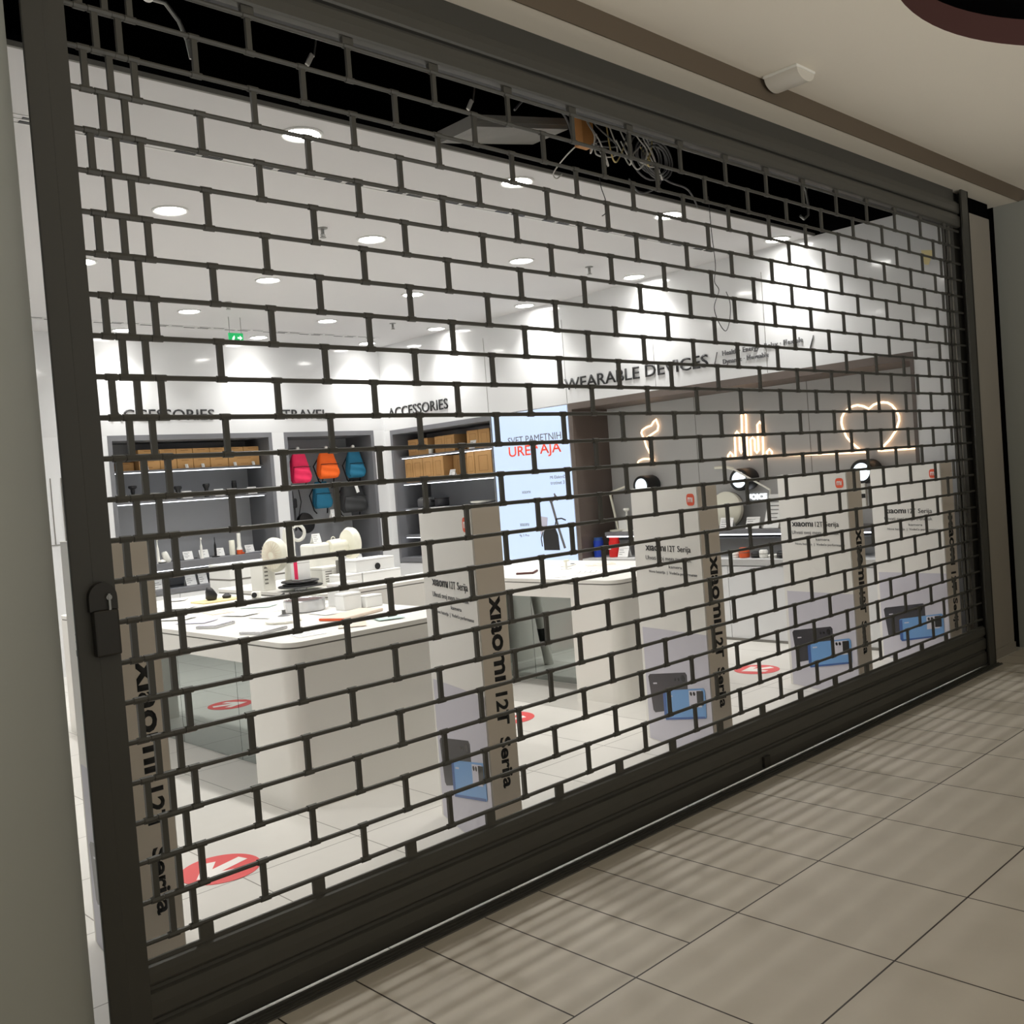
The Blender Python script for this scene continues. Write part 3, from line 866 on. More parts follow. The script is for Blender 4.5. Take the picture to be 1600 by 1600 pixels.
nt_('bar_tube', [(2.48, 1.626), (2.476, 1.743), (2.472, 1.86), (2.444, 1.89), (2.42, 1.856), (2.427, 1.712), (2.415, 1.68), (2.397, 1.709), (2.39, 1.869), (2.383, 2.04), (2.359, 2.063), (2.335, 2.035), (2.342, 1.838), (2.347, 1.645), (2.33, 1.619), (2.309, 1.642), (2.306, 1.801), (2.279, 1.821), (2.259, 1.797), (2.263, 1.694), (2.244, 1.67), (2.224, 1.691), (2.22, 1.931), (2.193, 1.957), (2.168, 1.926), (2.173, 1.741), (2.181, 1.627)])
nt_('bar_tube', [(2.142, 1.624), (2.139, 1.673), (2.111, 1.697), (2.086, 1.669), (2.088, 1.626)])
nt_('heart_tube', [(1.18, 1.595), (1.232, 1.623), (1.307, 1.692), (1.348, 1.744), (1.379, 1.83), (1.385, 1.872), (1.378, 1.915), (1.356, 1.952), (1.301, 1.991), (1.262, 2.002), (1.227, 2.005), (1.171, 1.988), (1.129, 1.963), (1.085, 1.992), (1.04, 2.004), (1.0, 2.004), (0.96, 1.995), (0.925, 1.970), (0.888, 1.917), (0.873, 1.875), (0.873, 1.836), (0.905, 1.759), (0.965, 1.684), (1.039, 1.622), (1.07, 1.598)])
nt_('line_tube', [(2.09, 1.632), (1.60, 1.612), (1.20, 1.600)])
nt_('line_tube', [(1.05, 1.600), (0.80, 1.598), (0.62, 1.599)])
# ------------------------------------------------------------------ round displays and VOICE lettering
for y, lab in ((3.50, 'black drum display with glowing round face, left one under the neon note'), (2.345, 'black drum display with glowing round face, middle one above the VOICE text'), (1.145, 'black drum display with glowing round face, right one under the neon heart')):
    t = thing('drum_display', lab, 'display', (XW + 0.55, y, 1.435), 0, 'drum displays under the neon sign')
    mb = MB(); mb.lathe([(0.098, 0), (0.104, 0.02), (0.104, 0.19), (0.098, 0.20), (0.076, 0.20), (0.074, 0.19)], (0, 0, 0), (-1, 0, 0), 36); obj('case', mb, 'black', t, 40)
    mb = MB(); mb.lathe([(0.074, 0.19), (0.074, 0.195)], (0, 0, 0), (-1, 0, 0), 36); obj('face', mb, 'display_glow', t)
    if y < 2:
        mb = MB(); mb.box(-0.20, -0.17, -0.03, 0.03, -0.30, -0.09, 0.008); obj('strap', mb, 'white_plastic', t)
        mb = MB(); mb.box(-0.205, -0.198, -0.025, 0.025, -0.22, -0.185); obj('clasp', mb, 'black', t)
t = thing('wall_lettering', 'white VOICE lettering on grey niche wall above the counter', 'lettering', (XW + 0.55, 2.3, 1.25))
wobj('letters', text_mesh('VOICE', (XW + 0.5495, 2.40, 1.236), EX, (0, 0, 1), 0.22, 0.052, 0.006, 0.03, (-1, 0, 0)), 'led', t)

# ------------------------------------------------------------------ small goods: builders
def carton(label, x0, x1, y0, y1, z0, z1, face='-y', group=None):
    t = thing('cardboard_box', label, 'cardboard box', ((x0 + x1) / 2, (y0 + y1) / 2, z0), 0, group)
    mb = MB(); mb.box(x0 + .003, x1 - .003, y0 + .003, y1 - .003, z0, z1, 0.003); wobj('carton', mb, 'cardboard', t)
    mb = MB()
    if face == '-y':
        cx, w_ = (x0 + x1) / 2, x1 - x0
        mb.box(cx - w_ * .22, cx + w_ * .22, y0 + .0015, y0 + .003, z1 - (z1 - z0) * .2, z1 - (z1 - z0) * .15)
        mb.box(cx - w_ * .12, cx + w_ * .12, y0 + .0015, y0 + .003, z0 + (z1 - z0) * .22, z0 + (z1 - z0) * .27)
    else:
        cy, w_ = (y0 + y1) / 2, y1 - y0
        for a, b, c, d in ((-.26, .26, .80, .815), (-.26, .26, .22, .235)):
            mb.box(x0 + .0015, x0 + .003, cy + w_ * a, cy + w_ * b, z0 + (z1 - z0) * c, z0 + (z1 - z0) * d)
        for a in (-.26, .25):
            mb.box(x0 + .0015, x0 + .003, cy + w_ * a, cy + w_ * (a + .012), z0 + (z1 - z0) * .22, z0 + (z1 - z0) * .81)
    wobj('printing', mb, 'card_tape', t)
    return t
def price_card(label, x, y, z, face='-y', wd=0.10, ht=0.075, group=None):
    t = thing('price_card', label, 'price card', (x, y, z), 0 if face == '-y' else -PI / 2, group)
    mb = MB()
    mb.obox((0, 0, ht * .48), (1, 0, 0), (0, math.sin(.35), math.cos(.35)), (0, -math.cos(.35), math.sin(.35)), wd / 2, ht / 2, 0.002, 0.001)
    mb.obox((0, 0.03, ht * .40), (1, 0, 0), (0, -math.sin(.45), math.cos(.45)), (0, math.cos(.45), math.sin(.45)), wd / 2, ht * .45, 0.0015)
    obj('card', mb, 'paper', t)
    mb = MB()
    for k, (u, wv) in enumerate(((.30, .7), (.12, .5), (-.08, .62), (-.26, .4))):
        c = Vector((-wd * .5 * (1 - wv) * .8, 0, ht * .48)) + Vector((0, math.sin(.35), math.cos(.35))) * (ht * u) + Vector((0, -math.cos(.35), math.sin(.35))) * 0.0025
        mb.obox(c, (1, 0, 0), (0, math.sin(.35), math.cos(.35)), (0, -math.cos(.35), math.sin(.35)), wd * wv * .42, ht * .02, 0.0004)
    obj('print', mb, 'ink_grey', t)
    return t
def simple(name, label, cat, loc, parts, rz=0.0, group=None):
    t = thing(name, label, cat, loc, rz, group)
    for pn, mb, m, sm in parts: obj(pn, mb, m, t, sm)
    return t
def L(prof, base=(0, 0, 0), axis=(0, 0, 1), n=24, sx=1.0):
    mb = MB(); mb.lathe(prof, base, axis, n, True, sx); return mb
def Bx(*a):
    mb = MB(); mb.box(*a); return mb
def Tb(pts, r, n=8, closed=False):
    mb = MB(); mb.tube(pts, r, n, closed); return mb

# ---- left niche: two layers of small boxes
xs_ = [2.915, 3.150, 3.340, 3.530, 3.730, 3.940, 4.145, 4.345]
for k in range(7):
    carton('small cardboard box, upper layer in the left niche, number %s from left' % ('one', 'two', 'three', 'four', 'five', 'six', 'seven')[k], xs_[k], xs_[k + 1], 7.465, 7.70, 2.106, 2.214, group='small cardboard boxes in the left niche')
xl_ = [2.915, 3.150, 3.340, 3.530, 3.730, 3.950, 4.345]
for k in range(6):
    carton('small cardboard box, lower layer in the left niche, number %s from left' % ('one', 'two', 'three', 'four', 'five', 'six')[k], xl_[k], xl_[k + 1], 7.465, 7.70, 1.996, 2.104, group='small cardboard boxes in the left niche')
carton('small dark brown cardboard box set back at the left end of the niche shelf', 2.74, 2.905, 7.56, 7.76, 1.996, 2.09)
for k, x in enumerate((2.99, 3.44, 3.63, 4.02, 4.25)):
    price_card('tiny white price card in front of the boxes, number %s from left' % ('one', 'two', 'three', 'four', 'five')[k], x, 7.45, 2.0 - 0.002, '-y', 0.035, 0.045)
# ---- second shelf: black grooming tools and cards
zs = 1.667
simple('hair_clipper', 'black hair clipper with flared head on the second shelf, leftmost', 'clipper', (2.83, 7.48, zs), [
    ('grip', L([(0.034, 0), (0.034, 0.01), (0.018, 0.03), (0.015, 0.07), (0.022, 0.11), (0.022, 0.13)]), 'black', 50),
    ('head', L([(0.022, 0.13), (0.045, 0.15), (0.042, 0.17)]), 'ink', 50)])
simple('shaver', 'black shaver standing on the second shelf, second from left', 'shaver', (3.325, 7.47, zs), [
    ('grip', L([(0.030, 0), (0.027, 0.01), (0.025, 0.07), (0.030, 0.10)]), 'black', 50),
    ('head', L([(0.036, 0.10), (0.042, 0.125), (0.036, 0.14)]), 'ink', 50)])
simple('shaver', 'black waisted shaver on the second shelf, third from left', 'shaver', (3.655, 7.47, zs), [
    ('grip', L([(0.026, 0), (0.026, 0.02), (0.020, 0.05), (0.022, 0.09), (0.034, 0.115)]), 'black', 50),
    ('band', L([(0.0225, 0.05), (0.0235, 0.06), (0.023, 0.07)]), 'silver', 50),
    ('head', L([(0.034, 0.115), (0.040, 0.135), (0.034, 0.148)]), 'ink', 50)])
simple('trimmer', 'straight black trimmer on the second shelf, rightmost', 'trimmer', (3.995, 7.47, zs), [
    ('grip', L([(0.025, 0), (0.028, 0.01), (0.029, 0.14)]), 'black', 50),
    ('head', L([(0.027, 0.14), (0.025, 0.165)]), 'ink', 50)])
for k, x in enumerate((2.68, 3.06, 3.42, 3.80, 4.21)):
    price_card('white price card on the second niche shelf, number %s from left' % ('one', 'two', 'three', 'four', 'five')[k], x, 7.46, zs, '-y', 0.115, 0.085)
# ---- third shelf: toothbrushes and tubes
zs = 0.992
def brush(label, x, y, m, mh, h):
    simple('electric_toothbrush', label, 'toothbrush', (x, y, zs), [
        ('handle', L([(0.022, 0), (0.018, 0.01), (0.015, h * .35), (0.012, h * .62)]), m, 50),
        ('neck', L([(0.010, h * .62), (0.005, h * .75), (0.005, h * .92)]), mh, 50),
        ('brush_head', Bx(-0.007, 0.007, -0.014, 0.002, h * .9, h), mh, None)])
brush('white electric toothbrush at the left end of the third shelf', 3.03, 7.45, 'white_plastic', 'white_plastic', 0.27)
brush('white electric toothbrush left of the black one on third shelf', 3.525, 7.45, 'white_plastic', 'white_plastic', 0.23)
t = simple('electric_toothbrush', 'black electric toothbrush on round black stand on third shelf', 'toothbrush', (3.69, 7.45, zs), [
    ('stand', L([(0.045, 0), (0.045, 0.008), (0.02, 0.012)]), 'black', 50),
    ('handle', L([(0.014, 0.012), (0.013, 0.10), (0.011, 0.14)]), 'black', 50),
    ('neck', L([(0.009, 0.14), (0.004, 0.17), (0.004, 0.22)]), 'black', 50)])
simple('tube_case', 'short cream tube case beside the orange spray on third shelf', 'case', (3.90, 7.46, zs), [('body', L([(0.032, 0), (0.032, 0.16), (0.028, 0.166)]), 'cream_plastic', 50)])
simple('spray_tube', 'white tube with orange base on the third shelf', 'tube', (3.985, 7.45, zs), [
    ('base', L([(0.034, 0), (0.034, 0.05)]), 'orange_cap', 50), ('collar', L([(0.034, 0.05), (0.028, 0.08)]), 'white_plastic', 50),
    ('barrel', L([(0.024, 0.08), (0.021, 0.24)]), 'white_plastic', 50)])
simple('grooming_tray', 'flat grey tray with orange tip at the right end of third shelf', 'tray', (4.15, 7.46, zs), [('tray', Bx(-0.11, 0.11, -0.04, 0.05, 0, 0.014, 0.004), 'silver', None), ('tip', Bx(-0.135, -0.11, -0.02, 0.02, 0, 0.018, 0.004), 'orange_cap', None)])
simple('white_cartridge', 'white capsule leaning against the cards at left on third shelf', 'device', (3.14, 7.46, zs), [('body', L([(0.034, 0), (0.040, 0.02), (0.034, 0.10), (0.026, 0.12)], (0, 0, 0), (-.35, 0, 1)), 'white_plastic', 50), ('foot', L([(0.03, 0.0), (0.034, 0.012)]), 'silver', 50)])
simple('white_mouse', 'small rounded white device lying left on third shelf', 'device', (3.055, 7.42, zs), [('shell', L([(0.03, 0), (0.04, 0.012), (0.03, 0.03), (0.01, 0.038)]), 'white_plastic', 60), ('seam', L([(0.0405, 0.011), (0.0405, 0.014)]), 'groove', None)])
for k, x in enumerate((3.40, 3.585, 3.775, 4.15)):
    price_card('white price card on the third niche shelf, number %s from left' % ('one', 'two', 'three', 'four')[k], x, 7.52, zs + (0.0 if k < 3 else 0.02) * 0, '-y', 0.11, 0.095)
# ---- worktop of the left niche: leaning cards and flat cases
zs = 0.716
for k, (x, wd) in enumerate(((3.00, 0.19), (3.36, 0.12), (3.50, 0.10), (3.68, 0.17), (3.90, 0.18), (4.10, 0.14), (4.26, 0.13))):
    price_card('white display card on the left niche worktop, number %s from left' % ('one', 'two', 'three', 'four', 'five', 'six', 'seven')[k], x, 7.42, zs, '-y', wd, 0.12)

# ---- backpacks
def backpack(label, x, z0, w_, h, d, m, y=7.40, lean=0.0, straps=True, tagc=False):
    t = thing('backpack', label, 'backpack', (x, y, z0))
    def shell(hw, hh0, hh1, dep, y0, exp=3.2, n=28, rows=9, top=0.80):
        mb = MB(); rings = []
        for r in range(rows + 1):
            f_ = r / rows
            z = hh0 + (hh1 - hh0) * f_
            q = abs(2 * f_ - 1) ** 4
            wv = hw * (1 - 0.22 * q) * (1 - (1 - top) * f_)
            dv = dep * (1 - 0.45 * q) * (1 - 0.25 * f_)
            ring = []
            for k in range(n):
                a = 2 * PI * k / n; c_, s_ = math.cos(a), math.sin(a)
                px = wv * math.copysign(abs(c_) ** (2 / exp), c_)
                py = dv * math.copysign(abs(s_) ** (2 / exp), s_)
                ring.append(mb.bm.verts.new((px + 0.006 * math.sin(7 * f_ + 3 * a), y0 + py + 0.005 * math.sin(11 * f_ + 2 * a), z)))
            rings.append(ring)
        for A, B in zip(rings, rings[1:]):
            for k in range(n): mb.bm.faces.new((A[k], A[(k + 1) % n], B[(k + 1) % n], B[k]))
        mb.bm.faces.new(rings[0][::-1]); mb.bm.faces.new(rings[-1])
        return mb
    obj('body', shell(w_ / 2, 0.0, h, d / 2, 0.0), m, t, 60)
    obj('front_pocket', shell(w_ * .47, 0.02 * h, h * .56, d * .22, -d * .42, top=0.95), m, t, 60)
    mb = MB(); mb.tube([(-w_ * .44, -d * .50, h * .545), (0, -d * .62, h * .56), (w_ * .44, -d * .50, h * .545)], 0.004, 6)
    obj('zipper', mb, 'strap', t)
    mb = MB(); mb.tube([(-0.03, 0.0, h * .98), (-0.03, -0.02, h * 1.10), (0.03, -0.02, h * 1.10), (0.03, 0.0, h * .98)], 0.007, 6)
    obj('handle', mb, 'strap', t)
    if straps:
        for s in (-1, 1):
            mb = MB(); mb.tube([(s * w_ * .25, d * .4, h * .85), (s * w_ * .52, d * .5, h * .5), (s * w_ * .38, d * .3, -0.02), (s * w_ * .30, d * .1, -0.06)], 0.008, 6)
            obj('strap', mb, 'strap', t)
    if tagc:
        mb = MB(); mb.obox((0.0, -d * .72, h * .80), (math.cos(.3), 0, math.sin(.3)), (-math.sin(.3), 0, math.cos(.3)), (0, -1, 0), 0.022, 0.055, 0.001); obj('hang_tag', mb, 'paper', t)
    return t
backpack('pink backpack hanging from the left hook in the back wall niche', 4.845, 1.755, 0.265, 0.345, 0.13, 'pink_bag', 7.44)
backpack('orange backpack hanging from the middle hook in the niche', 5.235, 1.79, 0.29, 0.315, 0.13, 'orange_bag', 7.44)
backpack('teal backpack hanging from the right hook in the niche', 5.64, 1.78, 0.255, 0.32, 0.13, 'teal_bag', 7.44)
backpack('teal backpack hanging below the orange one', 5.20, 1.43, 0.25, 0.33, 0.12, 'teal_bag', 7.56)
backpack('large black backpack with white tag hanging low in the niche', 5.605, 1.35, 0.36, 0.37, 0.17, 'black_bag', 7.50, tagc=True)
simple('sling_bag', 'long black sling bag hanging at the left side of the backpack niche', 'bag', (4.72, 7.58, 1.16), [
    ('body', L([(0.05, 0.0), (0.10, 0.04), (0.10, 0.30), (0.085, 0.50), (0.05, 0.56)], (0, 0, 0), (0, 0, 1), 20, 0.7), 'black_bag', 60), ('flap', Bx(-0.075, 0.075, -0.125, -0.07, 0.30, 0.42, 0.02), 'black', None)])
simple('round_pouch', 'round black pouch on a strap beside the sling bag in the niche', 'bag', (4.94, 7.55, 1.18), [
    ('body', L([(0.02, -0.04), (0.12, -0.03), (0.13, 0.0), (0.12, 0.03), (0.02, 0.04)], (0, 0, 0.09), (0.2, -1, 0.2), 28), 'black', 60), ('strap', Tb([(-0.09, 0, 0.16), (-0.02, 0.03, 0.35), (0.0, 0.1, 0.5)], 0.006), 'strap', None)])
for k, x in enumerate((4.81, 5.205, 5.60)):
    t = thing('display_hook', 'chrome display hook, %s of three above the backpacks' % ('left', 'middle', 'right')[k], 'hook', (x, YB + 0.55, 2.165))
    obj('rod', Tb([(0.0, 0, 0), (0.0, -0.42, 0.0)], 0.009, 10), 'steel', t, 40)
    obj('end_cap', L([(0.02, 0), (0.022, 0.01), (0.018, 0.022)], (0, -0.42, 0), (0, -1, 0), 16), 'white_plastic', t, 40)
price_card('white price card hanging under the lower teal backpack', 5.33, 7.50, 1.31, '-y', 0.10, 0.10)
price_card('white price card on the backpack niche worktop, left one', 5.38, 7.42, 0.716, '-y', 0.12, 0.11)
price_card('white price card on the backpack niche worktop, right one', 5.56, 7.42, 0.716, '-y', 0.15, 0.11)

# ---- corner niche in the right wall
zs = 1.997
G = 'cardboard boxes in the corner niche'
ubox = [(6.605, 6.80, .20), (6.80, 7.00, .20), (6.105, 6.29, .20), (6.29, 6.475, .20), (5.48, 5.675, .215), (5.675, 5.88, .215)]
nm = ('second of the far pair', 'first of the far pair', 'right of the middle pair', 'left of the middle pair', 'right of the near pair', 'left of the near pair')
for (y0, y1, h), q in zip(ubox, nm):
    carton('cardboard box on the top shelf of the corner niche, %s' % q, XW + 0.15, XW + 0.42, y0, y1, zs, zs + h, '-x', G)
zs = 1.667
lbx = [(6.945, 7.095), (6.74, 6.942), (6.54, 6.738), (6.34, 6.538)]
for k, (y0, y1) in enumerate(lbx):
    carton('tall cardboard box in the row on the second corner shelf, number %s from left' % ('one', 'two', 'three', 'four')[k], XW + 0.15, XW + 0.40, y0, y1, zs, zs + 0.292, '-x', G)
carton('shaded cardboard box set back behind the price card, second corner shelf', XW + 0.30, XW + 0.52, 5.97, 6.335, zs, zs + 0.29, '-x', G)
carton('narrow tall cardboard box left of the wide one, second corner shelf', XW + 0.15, XW + 0.42, 5.775, 5.91, zs, zs + 0.30, '-x', G)
carton('wide tall cardboard box at the right end of the second corner shelf', XW + 0.15, XW + 0.42, 5.475, 5.772, zs, zs + 0.30, '-x', G)
price_card('white price card leaning on the top corner shelf boxes', XW + 0.14, 5.765, 1.997, '-x', 0.10, 0.12)
price_card('white price card on the second corner shelf by the shaded box', XW + 0.16, 6.20, 1.667, '-x', 0.10, 0.12)
simple('white_jar', 'small white jar on the top corner shelf between box pairs', 'jar', (XW + 0.15, 6.55, 1.997), [('body', L([(0.03, 0), (0.03, 0.06)]), 'white_plastic', 50), ('lid', L([(0.022, 0.06), (0.022, 0.08)]), 'silver', 50)])
simple('rice_cooker', 'grey round cooker with handles on the third corner shelf', 'cooker', (XW + 0.27, 6.86, 1.347), [
    ('pot', L([(0.10, 0), (0.115, 0.015), (0.115, 0.09)]), 'pot_grey', 50), ('lid', L([(0.118, 0.09), (0.118, 0.10), (0.09, 0.12), (0.0, 0.13)]), 'silver', 50),
    ('handle', Bx(-0.02, 0.02, -0.145, -0.11, 0.06, 0.08, 0.006), 'black', None)])
simple('cooking_pot', 'dark pot beside the grey cooker on the third corner shelf', 'pot', (XW + 0.27, 6.56, 1.347), [
    ('pot', L([(0.08, 0), (0.09, 0.01), (0.09, 0.09)]), 'dark_pot', 50), ('rim', L([(0.094, 0.09), (0.094, 0.10)]), 'black', 50)])
simple('white_plate', 'white oval dish on the third corner shelf near the poster panel', 'dish', (XW + 0.24, 5.77, 1.347), [('dish', L([(0.08, 0), (0.15, 0.02), (0.155, 0.035), (0.14, 0.03), (0.07, 0.012)]), 'white_plastic', 50), ('rim', L([(0.155, 0.035), (0.157, 0.038), (0.15, 0.038)]), 'cream_plastic', None)])
simple('air_fryer', 'dark cylindrical fryer on the lower corner shelf', 'fryer', (XW + 0.30, 6.84, 1.012), [
    ('body', L([(0.13, 0), (0.14, 0.02), (0.14, 0.20), (0.11, 0.25)]), 'dark_pot', 50), ('handle', Bx(-0.20, -0.13, -0.02, 0.02, 0.07, 0.10, 0.008), 'black', None), ('panel', Bx(-0.143, -0.13, -0.05, 0.05, 0.13, 0.19, 0.004), 'black', None)])
simple('frying_pan', 'black pan lying on the corner niche worktop', 'pan', (XW + 0.28, 6.78, 0.737), [
    ('pan', L([(0.11, 0), (0.14, 0.04), (0.143, 0.045), (0.13, 0.04), (0.10, 0.006)]), 'black', 50), ('handle', Tb([(0, -0.13, 0.04), (0, -0.30, 0.06)], 0.012), 'black', 40)])

# ---- wide niche: goods on shelf and counter
zs = 0.987
simple('desk_lamp', 'white desk lamp with thin tall pole at the left end of the shelf', 'lamp', (XW + 0.33, 3.80, zs), [
    ('base', L([(0.105, 0), (0.105, 0.012), (0.02, 0.016)]), 'cream_plastic', 50), ('pole', Tb([(0, 0.02, 0.012), (0, 0.10, 0.40)], 0.012, 10), 'cream_plastic', 40), ('arm', Tb([(0, 0.10, 0.40), (0, -0.13, 0.455)], 0.010, 10), 'cream_plastic', 40)])
simple('product_card', 'grey framed price card behind the tall white lamp', 'price card', (XW + 0.30, 3.70, zs), [('card', Bx(-0.004, 0.004, -0.085, 0.085, 0, 0.13, 0.003), 'paper', None), ('frame', Bx(0.004, 0.014, -0.10, 0.095, 0, 0.135, 0.003), 'dark_pot', None)])
simple('glass_stem', 'small pale stand with flower shaped top on the shelf', 'stand', (XW + 0.24, 3.62, zs), [('foot', L([(0.06, 0), (0.06, 0.008), (0.014, 0.014), (0.010, 0.12), (0.014, 0.13), (0.008, 0.20)]), 'white_plastic', 50), ('top', L([(0.012, 0.20), (0.035, 0.215), (0.030, 0.235), (0.01, 0.225)], (0, 0, 0), (0, 0, 1), 5), 'white_plastic', None)])
simple('robot_disc', 'large white round robot cleaner leaning upright on the shelf', 'robot cleaner', (XW + 0.40, 2.50, zs), [
    ('shell', L([(0.155, 0), (0.168, 0.01), (0.168, 0.06), (0.15, 0.075), (0.0, 0.078)], (0.0, 0, 0.172), (-1, 0, 0.08), 48), 'cream_plastic', 40), ('bumper', L([(0.170, 0.0), (0.170, 0.02)], (0.0, 0, 0.172), (-1, 0, 0.08), 48), 'groove', None)])
price_card('white price card in front of the upright round robot', XW + 0.22, 2.42, zs, '-x', 0.14, 0.11)
price_card('white price card right of the round robot on the shelf', XW + 0.22, 2.14, zs, '-x', 0.14, 0.11)
simple('desk_lamp', 'white jointed desk lamp with long bent arm near the VOICE text', 'lamp', (XW + 0.30, 2.00, zs), [
    ('base', L([(0.09, 0), (0.09, 0.015), (0.02, 0.02)]), 'white_plastic', 50), ('pole', Tb([(0, 0.0, 0.015), (0, -0.01, 0.34)], 0.008, 8), 'white_plastic', 40),
    ('arm', Tb([(0, -0.01, 0.34), (0, 0.22, 0.47), (0, 0.36, 0.55)], 0.009, 8), 'white_plastic', 40), ('shade', Tb([(0, 0.36, 0.55), (0, 0.44, 0.575), (0, 0.56, 0.575)], 0.014, 8), 'cream_plastic', 40)])
simple('info_sheet', 'tall white info sheet on stand in front of the jointed lamp', 'sign', (XW + 0.24, 1.93, zs), [('sheet', (lambda m_: (m_.obox((0, 0, 0.15), (0, 1, 0), (0.25, -0.12, 0.96), (-0.96, 0, 0.25), 0.075, 0.155, 0.003), m_)[1])(MB()), 'paper', None), ('stand', Bx(0.02, 0.06, -0.06, 0.06, 0, 0.01), 'white_plastic', None), ('print', (lambda m_: ([m_.obox(Vector((-0.005, 0.03 * 0, 0.06 + 0.035 * k)) + Vector((-0.004 + 0.25 * (0.035 * k - .09), -0.12 * (0.035 * k - .09), 0)), (0, 1, 0), (0.25, -0.12, 0.96), (-0.96, 0, 0.25), 0.05, 0.003, 0.001) for k in range(6)], m_)[1])(MB()), 'ink_grey', None)])
zs = 0.732
simple('blue_bottle', 'blue cylindrical bottle standing on the counter by the poster panel', 'bottle', (XW + 0.18, 4.035 - 0.06, zs), [('body', L([(0.052, 0), (0.052, 0.17)]), 'blue_pack', 50), ('cap', L([(0.045, 0.17), (0.045, 0.20)]), 'phone_deep', 50)])
simple('red_bottle', 'red cylindrical bottle standing on the counter beside the blue one', 'bottle', (XW + 0.18, 3.76, zs), [('body', L([(0.056, 0), (0.060, 0.03), (0.056, 0.16)]), 'red_pack', 50), ('cap', L([(0.05, 0.16), (0.05, 0.20)]), 'red_pack', 50), ('mark', Bx(-0.064, -0.055, 0.0, 0.03, 0.08, 0.11), 'paper', None)])
price_card('white price card right of the red bottle on the counter', XW + 0.15, 3.62, zs, '-x', 0.13, 0.12)
simple('wrist_stand', 'small white watch stand on the counter left of third promotion stand', 'stand', (XW + 0.12, 3.35, zs), [('base', L([(0.04, 0), (0.04, 0.01)]), 'white_plastic', 50), ('column', L([(0.012, 0.01), (0.012, 0.09)]), 'white_plastic', 50)])
cc = [('orange_cap', 2.20, .05, .09), ('black', 2.08, .045, .05), ('white_plastic', 2.0, .04, .07), ('white_plastic', 1.90, .05, .03), ('black', 1.80, .06, .06), ('white_plastic', 2.30, .04, .05)]
cl = ('coral red earphone case on the counter', 'low black earphone case right of the coral one', 'small white earphone stand on the counter', 'flat white earphone case lying on the counter', 'black headphone case at the right end of the counter', 'small white case left of the coral one')
for (m, y, r, h), lab in zip(cc, cl):
    simple('earphone_case', lab, 'earphone case', (XW + 0.14, y, zs), [('case', L([(r * .9, 0), (r, h * .2), (r, h * .8), (r * .8, h)], n=20), m, 50), ('hinge', L([(r * 1.02, h * .5), (r * 1.02, h * .56)], n=20), 'groove', None)])

# ------------------------------------------------------------------ goods on the left table
zt = 0.85
simple('ring_dish', 'silver ribbed ring dish on the left table', 'dish', (1.86, 2.68, zt), [
    ('wall', L([(0.118, 0), (0.128, 0.006), (0.132, 0.070), (0.128, 0.078), (0.118, 0.074), (0.112, 0.012)], n=48), 'silver', 30), ('mat', L([(0.10, 0.013), (0.10, 0.016)], n=32), 'red_pack', None)])
def gbox(label, x0, x1, y0, y1, z0, z1, m='paper', extra=None, rz=0.0):
    cx, cy = (x0 + x1) / 2, (y0 + y1) / 2
    hx, hy = (x1 - x0) / 2, (y1 - y0) / 2
    t = thing('product_box', label, 'box', (cx, cy, z0), rz)
    obj('carton', Bx(-hx, hx, -hy, hy, 0, z1 - z0, 0.004), m, t)
    obj('lid_seam', Bx(-hx - 0.0006, hx + 0.0006, -hy - 0.0006, hy + 0.0006, (z1 - z0) * .86, (z1 - z0) * .875), 'groove', t)
    if extra: extra(t, hx, hy, z1 - z0)
    return t
gbox('low white box on the left table, right beside the ring dish', 1.945, 2.075, 2.36, 2.46, zt, 0.955)
gbox('small white box at the right edge of the left table', 2.09, 2.215, 2.33, 2.42, zt, 0.925)
gbox('tall white box behind the two low boxes on the left table', 2.06, 2.23, 2.60, 2.72, zt, 1.0)
simple('beige_folder', 'flat beige folder with red edge on the left table front', 'folder', (1.82, 2.10, zt), [('cover', Bx(-0.20, 0.20, -0.09, 0.09, 0, 0.02, 0.006), 'book_beige', None), ('edge', Bx(-0.203, -0.19, -0.088, 0.088, 0.004, 0.016), 'orange_cap', None)], 0.35)
simple('tablet_stand', 'grey edged tablet lying on the left table near its left edge', 'tablet', (1.235, 2.66, zt), [('body', Bx(-0.10, 0.10, -0.07, 0.07, 0, 0.018, 0.006), 'silver', None), ('screen', Bx(-0.09, 0.09, -0.06, 0.06, 0.0182, 0.019), 'violet_print', None)], 0.5)
simple('tablet_stand', 'grey edged tablet lying on the left table front corner', 'tablet', (1.235, 2.10, zt), [('body', Bx(-0.11, 0.11, -0.08, 0.08, 0, 0.016, 0.006), 'silver', None), ('screen', Bx(-0.10, 0.10, -0.07, 0.07, 0.0162, 0.017), 'paper', None)], 0.35)
simple('toy_figure', 'small black gadget on yellow base at the back of the left table', 'gadget', (1.97, 4.08, zt), [('base', Bx(-0.16, 0.16, -0.11, 0.11, 0, 0.012, 0.004), 'yellow_tape', None),
    ('body', L([(0.03, 0.012), (0.045, 0.04), (0.03, 0.09), (0.012, 0.12)], (-0.03, 0, 0), (-.3, 0, 1), 16), 'black', 60), ('foot', L([(0.03, 0.012), (0.035, 0.03), (0.01, 0.05)], (0.08, 0, 0), (0, 0, 1), 14), 'ink', 60)])
simple('action_camera', 'tiny camera with dark lens on the left table', 'camera', (2.18, 3.87, zt), [('body', Bx(-0.035, 0.035, -0.02, 0.02, 0, 0.05, 0.008), 'white_plastic', None), ('lens', L([(0.02, 0), (0.02, 0.012)], (-0.012, -0.02, 0.026), (0, -1, 0), 16), 'black', 40)], -0.6)
